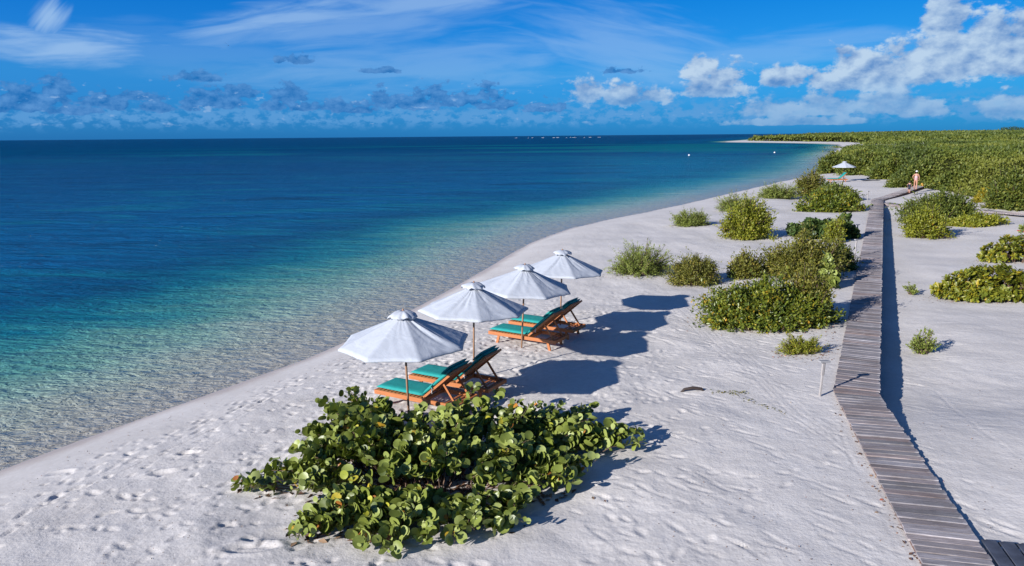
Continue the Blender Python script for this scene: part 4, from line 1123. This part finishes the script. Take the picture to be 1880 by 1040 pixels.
# canopy body
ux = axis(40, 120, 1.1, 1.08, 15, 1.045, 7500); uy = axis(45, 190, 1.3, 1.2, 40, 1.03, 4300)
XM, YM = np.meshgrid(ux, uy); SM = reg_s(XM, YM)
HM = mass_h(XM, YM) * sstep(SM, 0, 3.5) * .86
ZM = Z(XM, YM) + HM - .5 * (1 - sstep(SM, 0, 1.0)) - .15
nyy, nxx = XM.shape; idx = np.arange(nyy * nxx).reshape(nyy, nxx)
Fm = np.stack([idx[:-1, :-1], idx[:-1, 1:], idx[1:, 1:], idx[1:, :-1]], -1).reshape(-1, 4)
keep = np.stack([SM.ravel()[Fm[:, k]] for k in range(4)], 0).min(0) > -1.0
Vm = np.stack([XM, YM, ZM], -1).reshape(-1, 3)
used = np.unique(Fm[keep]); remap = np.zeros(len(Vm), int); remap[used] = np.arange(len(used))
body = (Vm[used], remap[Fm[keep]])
# leaf sprays, denser near the camera
N = 760000
az_ = rg.uniform(.12, .72, N); u = rg.uniform(0, 1, N)
Dm = np.where(rg.uniform(0, 1, N) < .35, 62 * (170 / 62) ** u, 60 * (4200 / 60) ** (u ** 1.15))
x = Dm * np.sin(az_); y = Dm * np.cos(az_)
s_in = reg_s(x, y); ok = s_in > .15
x, y, s_in, Dm = x[ok], y[ok], s_in[ok], Dm[ok]
hm = mass_h(x, y) * sstep(s_in, -.8, 3.2)
fr_ = 1 - np.abs(rg.normal(size=len(x))) * .10
fr_ = np.where(s_in < 4, rg.uniform(.05, 1.05, len(x)), fr_)
z = Z(x, y) + hm * fr_
P = np.stack([x, y, z], 1)
# outward direction from the lumps
e = .5
gxn = -(mass_h(x + e, y) - mass_h(x - e, y)) / (2 * e); gyn = -(mass_h(x, y + e) - mass_h(x, y - e)) / (2 * e)
nrm = unit(np.stack([gxn, gyn, np.ones_like(gxn) * .7], 1))
D = nrm * .8 + rg.normal(size=P.shape) * .8; U_ = nrm + rg.normal(size=P.shape) * .7
size = np.clip(.0032 * Dm, .22, 5) * rg.uniform(.6, 1.3, len(x))
P[:, 2] -= np.clip(size - .4, 0, 3) * .5
tone = np.clip(.42 + 2.4 * fbm(x / 8, y / 11, 3, 61) + 1.9 * fbm(x / 45, y / 75, 3, 67) + rg.uniform(-.22, .22, len(x)), 0, .84) * np.where(y > 300, .86, 1)
V, Fc = replicate('oval', P, D, U_, size)
mass = bpy.data.objects.new('coastal_scrub', mesh_np('coastal_scrub', V, Fc, rnd=np.repeat(tone, 2))); COL.objects.link(mass)
mass.data.materials.append(MATS['scrub_leaf']); mass['kind'] = 'stuff'; mass['label'] = 'dense green scrub covering the headland to the horizon'
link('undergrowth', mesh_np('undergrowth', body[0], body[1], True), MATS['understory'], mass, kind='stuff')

# single bushes along the near edge of the scrub
EDGEB = [
 ('scrub_bush', 'rounded bush at the water end of the scrub, left of the far parasol', 'bright', 1497, 1556, 319, 283, .7, 61, 1.2, 3.0, 'scrub_leaf'),
 ('scrub_bush', 'bush directly behind the far parasol canopy', 'bright', 1545, 1612, 322, 282, .7, 62, 1.2, 3.0, 'scrub_leaf'),
 ('scrub_bush', 'dense bush at the edge of the far sand, left of the walking person', 'bright', 1600, 1672, 330, 292, .6, 63, 1.3, 2.8, 'scrub_leaf'),
 ('scrub_bush', 'dense bush directly behind the walking person', 'bright', 1655, 1730, 344, 300, .6, 64, 1.3, 2.6, 'scrub_leaf'),
 ('scrub_bush', 'bush right of the deck end, below the bare white branch', 'bright', 1722, 1800, 352, 312, .6, 65, 1.4, 2.4, 'scrub_leaf'),
 ('scrub_bush', 'big rounded bush at the right edge behind the low boardwalk', 'bright', 1812, 1895, 388, 318, .8, 66, 2.2, 2.0, 'scrub_leaf'),
 ('yellow_bush', 'yellow leaved bush beside the big rounded one at the right', 'glossy', 1792, 1832, 373, 347, .7, 67, .7, 1.8, 'yellow_leaf'),
]
for nm, lb, kd, xl, xr, yf, yt, ra, sd_, ns, ss, mt in EDGEB:
    bush(nm, lb, kd, xl, xr, yf, yt, ra, sd_, ns, ss, mt, group='bushes along the edge of the scrub')
# dead branches standing out of it
def snag(px, py, yt, label, seed=0, lean=0, nb=5, lw=1.0):
    r_ = random.Random(seed); p = G(px, py); z0 = gz(p[0], p[1])
    H_ = min(np.linspace(1, 9, 100), key=lambda q: abs(row_of([p[0], p[1], z0 + q]) - yt)); s = H_ / 5.2
    t_ = thing('bare_tree', (p[0], p[1], z0), label, 'dead tree')
    top = Vector((lean, 0, H_))
    MB().tube([(0, 0, -.3), top * .5 + Vector((.1, 0, 0)), top], [.06 * lw, .045 * lw, .02], 6).build('trunk', MATS['pale_snag'], t_)
    for k in range(nb):
        f = .68 + .28 * k / max(1, nb); a = top * f; d = Vector((r_.choice((-1, 1)) * r_.uniform(.25, .6), r_.uniform(-.3, .3), r_.uniform(.3, .8)))
        MB().tube([a, a + d * .6 + Vector((0, 0, .05)), a + d * 1.1], [.035 * lw, .025 * lw, .012], 5).build('branch', MATS['pale_snag'], t_)
snag(1797, 340, 281, 'bare white branches standing out of the scrub at the right', 1, .1, 6)
snag(1690, 332, 287, 'leaning bare grey branch rising behind the walking person', 2, .9, 2, .7)
snag(1692, 296, 266, 'distant bleached dead tree above the inlet', 4, .2, 6, 1.8)
# far clump of trees on the skyline
for k in range(6):
    az2 = (1828 + k * 9.5 - 940) / F_PX; Dd = 900 + 20 * k; x, y = az2 * Dd, Dd
    z0 = gz(x, y)
    t_ = thing('skyline_tree', (x, y, z0), ('leftmost', 'second', 'third', 'fourth', 'fifth', 'rightmost')[k] + ' of the small trees standing on the right skyline', 'tree', 'trees on the right skyline')
    MB().tube([(0, 0, 0), (.2, 0, 5)], [.3, .15], 6).build('trunk', MATS['stem_bark'], t_)
    r3 = np.random.default_rng(k); n_ = 260
    q = unit(r3.normal(size=(n_, 3))) * (r3.uniform(.3, 1, (n_, 1)) ** .5) * [4.2, 3, 2.2] + [0, 0, 6.6 + (k % 3) * .6]
    V, Fc = replicate('oval', q, r3.normal(size=q.shape), r3.normal(size=q.shape) + [0, 0, .5], r3.uniform(.6, 1.4, n_))
    link('crown', mesh_np('crown', V, Fc, rnd=np.repeat(r3.uniform(0, .6, n_), 2)), MATS['dark_leaf'], t_, kind='stuff')

# ------------------------------------------------------------------ marker posts
def marker(px, py, h, label, board=True, rz=.3):
    p = G(px, py); t_ = thing('marker_post', (p[0], p[1], gz(p[0], p[1])), label, 'marker post', 'slim marker posts along the boardwalk', rz)
    t_.rotation_euler = (0, math.radians(3), rz)
    MB().box((-.022, -.022, -.3), (.022, .022, h), bev=.004).build('post', MATS['post_paint'], t_)
    MB().box((-.03, -.026, h * .62), (-.0225, .026, h * .98)).build('face_board', MATS['post_paint'], t_)
    MB().box((-.13, -.06, h), (.13, .06, h + .04), bev=.006).build('cap_board', MATS['cap_grey'], t_)
    MB().tube([(.035, .0, h - .02), (.035, 0, h * .62)], .008, 6).build('conduit', MATS['dark_iron'], t_)
marker(1505, 728, .82, 'nearest slim post with a small flat cap, left of the boardwalk', rz=.2)
marker(1569, 475, .90, 'second slim post, beside the big olive bush and the boardwalk', rz=.5)
marker(1573, 432, .60, 'short slim post beside the dark round leaved plant', rz=.5)
marker(1592, 372, .95, 'farthest slim post, just before the far bend of the boardwalk', rz=.4)

# ------------------------------------------------------------------ driftwood, buoys, bird, small items
p = G(1272, 719)
MB().tube([(-.30, 0, -.02), (-.2, .01, .07), (0, .02, .10), (.2, .01, .08), (.30, 0, -.02)], [.02, .036, .042, .036, .02], 8).build('driftwood', MATS['driftwood'])
dw = bpy.data.objects['driftwood']; dw.location = (p[0], p[1], gz(p[0], p[1]) - .02); tag(dw, 'dark curved driftwood half buried in open sand', 'driftwood')
for px, py, lb in ((1265, 286, 'white buoy floating nearer the middle of the bay'), (1422, 281, 'white buoy floating off the far headland beach')):
    d_ = _F + (px - 940) / F_PX * _R - (py - 520) / F_PX * _U; tq = (SEA_Z - CZ) / d_[2]; q = tq * d_
    t_ = thing('mooring_buoy', (q[0], q[1], SEA_Z), lb, 'buoy', 'white buoys in the bay')
    MB().tube([(0, 0, -.2), (0, 0, -.05), (0, 0, .15), (0, 0, .30), (0, 0, .38)], [.10, .24, .28, .18, .05], 12).build('float', MATS['buoy_white'], t_)
    MB().tube([(0, 0, .36), (0, 0, .55)], .03, 6).build('ring_post', MATS['dark_iron'], t_)
p = np.array([0, 0, CZ]) + (_F + (419 - 940) / F_PX * _R - (84 - 520) / F_PX * _U) * 120
mb = MB(); bm = mb.bm
vs = [bm.verts.new(v) for v in [(0, .32, 0), (.07, 0, .05), (0, -.38, 0), (-.07, 0, .05), (0, 0, -.06), (.45, .08, .16), (.9, -.08, .04), (.42, -.10, .15), (-.45, .08, .16), (-.9, -.08, .04), (-.42, -.10, .15)]]
for f in [(0, 1, 3), (1, 2, 3), (0, 4, 1), (0, 3, 4), (1, 4, 2), (3, 2, 4), (1, 5, 7), (5, 6, 7), (3, 10, 8), (8, 10, 9)]: bm.faces.new([vs[i] for i in f])
bd = mb.build('seabird', MATS['dark_iron']); bd.location = p; bd.rotation_euler = (.2, .5, .6); tag(bd, 'tiny dark seabird gliding high in the sky at the left', 'bird')
# small bag on the deck end
p = np.array([44.2, 79.2]); p = G(1693, 346)
z = deck_z(p[1])
t_ = thing('beach_bag', (p[0], p[1], z), 'small yellow and dark beach bag on the far deck', 'bag')
MB().tube([(0, 0, 0), (0, 0, .04), (0, 0, .24), (0, 0, .30)], [.12, .14, .15, .13], 10).build('bag_body', MATS['yellow_plastic'], t_)
MB().tube([(-.17, 0, .28), (-.12, 0, .44), (0, 0, .5), (.12, 0, .44), (.17, 0, .28)], .02, 6).build('strap', MATS['dark_iron'], t_)
MB().box((.08, -.23, .04), (.23, -.02, .26), bev=.02).build('side_pocket', MATS['dark_iron'], t_)
# dark slab painted in for the far parasol's cast shadow
p = G(1598, 332)
mt = MB().box((-1.0, -.35, 0), (1.0, .35, .05), bev=.02).build('shadow_slab', MATS['navy_cloth']); mt.location = (p[0], p[1], gz(p[0], p[1]) + .02); mt.rotation_euler = (0, 0, -.1)
tag(mt, 'painted shadow of the far parasol, a dark slab right of the lone lounger', 'mat')
# trailing plant with red flowers at the right edge
t_, c, rx, ry, h = bush('trailing_plant', 'thin trailing plant with red petals at the right edge of the sand', 'sparse', 1862, 1905, 428, 405, .6, 71, .8, 1.6, 'grey_leaf')
mb = MB()
for k in range(7):
    x, y = rr.uniform(-.5, .3), rr.uniform(-.6, .2); mb.box((x - .07, y - .05, .04), (x + .07, y + .05, .10), bev=.02)
mb.build('red_petals', MATS['red_petal'], t_, kind='stuff')

# ------------------------------------------------------------------ people
def skin_body(name, joints, edges, mt_, parent, sub=2):
    me = bpy.data.meshes.new(name); me.from_pydata([j[0] for j in joints], edges, []); o = link(name, me, MATS[mt_], parent)
    md = o.modifiers.new('skin', 'SKIN'); md.use_smooth_shade = True
    for i, j in enumerate(joints):
        sv = me.skin_vertices[0].data[i]; r_ = j[1]; sv.radius = r_ if isinstance(r_, tuple) else (r_, r_); sv.use_root = (i == 0)
    s2 = o.modifiers.new('sub', 'SUBSURF'); s2.levels = sub; s2.render_levels = sub
    return o
def figure(root, H, sc_r, stride, armbend):
    k = H / 1.72
    J = [((0, 0, .95), (.15, .11)), ((0, 0, 1.08), (.12, .09)), ((0, 0, 1.28), (.15, .10)), ((0, 0, 1.42), (.10, .07)), ((0, 0, 1.50), .05), ((0, .01, 1.58), .085), ((0, .015, 1.66), .085),
         ((-.09, 0, .90), .095), ((-.10, stride * .5, .50), .058), ((-.10, stride * .25, .28), .055), ((-.10, stride, .07), .034), ((-.10, stride + .12, .03), .032),
         ((.09, 0, .90), .095), ((.09, -stride * .2, .50), .058), ((.09, -stride * .8, .28), .052), ((.09, -stride * 1.3, .07), .034), ((.09, -stride * 1.3 + .12, .03), .032),
         ((-.18, 0, 1.40), .055), ((-.30, -.02, 1.18), .042), ((-.30 + armbend * .12, .12, .98), .034), ((-.28 + armbend * .12, .18, .90), .03),
         ((.18, 0, 1.40), .055), ((.25, -.04, 1.15), .042), ((.25, .04, .93), .034), ((.24, .07, .84), .03)]
    J = [((a[0][0] * k, a[0][1] * k, a[0][2] * k), tuple(q * k * sc_r for q in (a[1] if isinstance(a[1], tuple) else (a[1], a[1])))) for a in J]
    E = [(0, 1), (1, 2), (2, 3), (3, 4), (4, 5), (5, 6), (0, 7), (7, 8), (8, 9), (9, 10), (10, 11), (0, 12), (12, 13), (13, 14), (14, 15), (15, 16), (3, 17), (17, 18), (18, 19), (19, 20), (3, 21), (21, 22), (22, 23), (23, 24)]
    return J, E, k
pw = G(1680, 349)
pw_xy = G(1680, 349 + 2)[:2]
th = math.atan2(pw_xy[0], pw_xy[1])
zd = deck_z(pw_xy[1])
d_ = _F + (1680 - 940) / F_PX * _R - (349 - 520) / F_PX * _U; tq = (zd - CZ) / d_[2]; q = tq * d_
w_ = thing('person', (q[0], q[1], zd + .005), 'adult in a pale pink patterned swimsuit and white cap walking away on the far boardwalk', 'person', None, -.6)
HWm = 1.84
J, E, k = figure(w_, HWm, 1.0, .14, 1)
skin_body('body', J, E, 'skin', w_)
suit = [((0, 0, .86 * k), (.15 * k, .12 * k)), ((0, 0, .96 * k), (.170 * k, .130 * k)), ((0, 0, 1.09 * k), (.137 * k, .107 * k)), ((0, 0, 1.27 * k), (.165 * k, .117 * k)), ((0, 0, 1.36 * k), (.13 * k, .095 * k))]
skin_body('swimsuit', suit, [(0, 1), (1, 2), (2, 3), (3, 4)], 'swimsuit', w_, 1)
mb = MB(); bmesh.ops.create_uvsphere(mb.bm, u_segments=16, v_segments=10, radius=.108 * k, matrix=Matrix.Translation((0, .005, 1.68 * k)) @ Matrix.Diagonal((1, 1.1, .9, 1))); 
bmesh.ops.delete(mb.bm, geom=[v for v in mb.bm.verts if v.co.z < 1.655 * k], context='VERTS')
mb.box((-.07, .09, 1.655 * k), (.07, .20, 1.67 * k), bev=.004)
mb.build('cap', MATS['cap_white'], w_, True)
mb = MB(); bmesh.ops.create_uvsphere(mb.bm, u_segments=12, v_segments=8, radius=.095 * k, matrix=Matrix.Translation((0, -.03, 1.60 * k)) @ Matrix.Diagonal((1.0, .9, 1.15, 1)))
mb.build('hair', MATS['hair_dark'], w_, True)
d_ = _F + (1669 - 940) / F_PX * _R - (351.5 - 520) / F_PX * _U; tq = (deck_z(78) - .03 - CZ) / d_[2]; q = tq * d_
zc = deck_z(q[1])
ch = thing('person', (q[0], q[1], zc + .005), 'small child in dark blue clothes walking beside the adult on the far boardwalk', 'person', None, -.5)
J, E, k = figure(ch, 1.12, 1.12, .12, .5)
skin_body('body', J, E, 'skin', ch)
suit = [((0, 0, .50 * k), (.19 * k, .16 * k)), ((0, 0, .80 * k), (.20 * k, .17 * k)), ((0, 0, .96 * k), (.18 * k, .14 * k)), ((0, 0, 1.15 * k), (.17 * k, .13 * k)), ((0, 0, 1.38 * k), (.15 * k, .11 * k)),
        ((-.19 * k, 0, 1.38 * k), .075 * k), ((-.33 * k, .02, 1.02 * k), .07 * k), ((.19 * k, 0, 1.38 * k), .085 * k), ((.28 * k, -.0, 1.0 * k), .07 * k)]
skin_body('shirt_and_shorts', suit, [(0, 1), (1, 2), (2, 3), (3, 4), (4, 5), (5, 6), (4, 7), (7, 8)], 'navy_cloth', ch, 1)
mb = MB(); bmesh.ops.create_uvsphere(mb.bm, u_segments=12, v_segments=8, radius=.155 * k, matrix=Matrix.Translation((0, -.03, 1.65 * k)))
mb.build('hair', MATS['hair_dark'], ch, True)
print('tris', sum(len(o.data.polygons) for o in bpy.data.objects if o.type == 'MESH'))
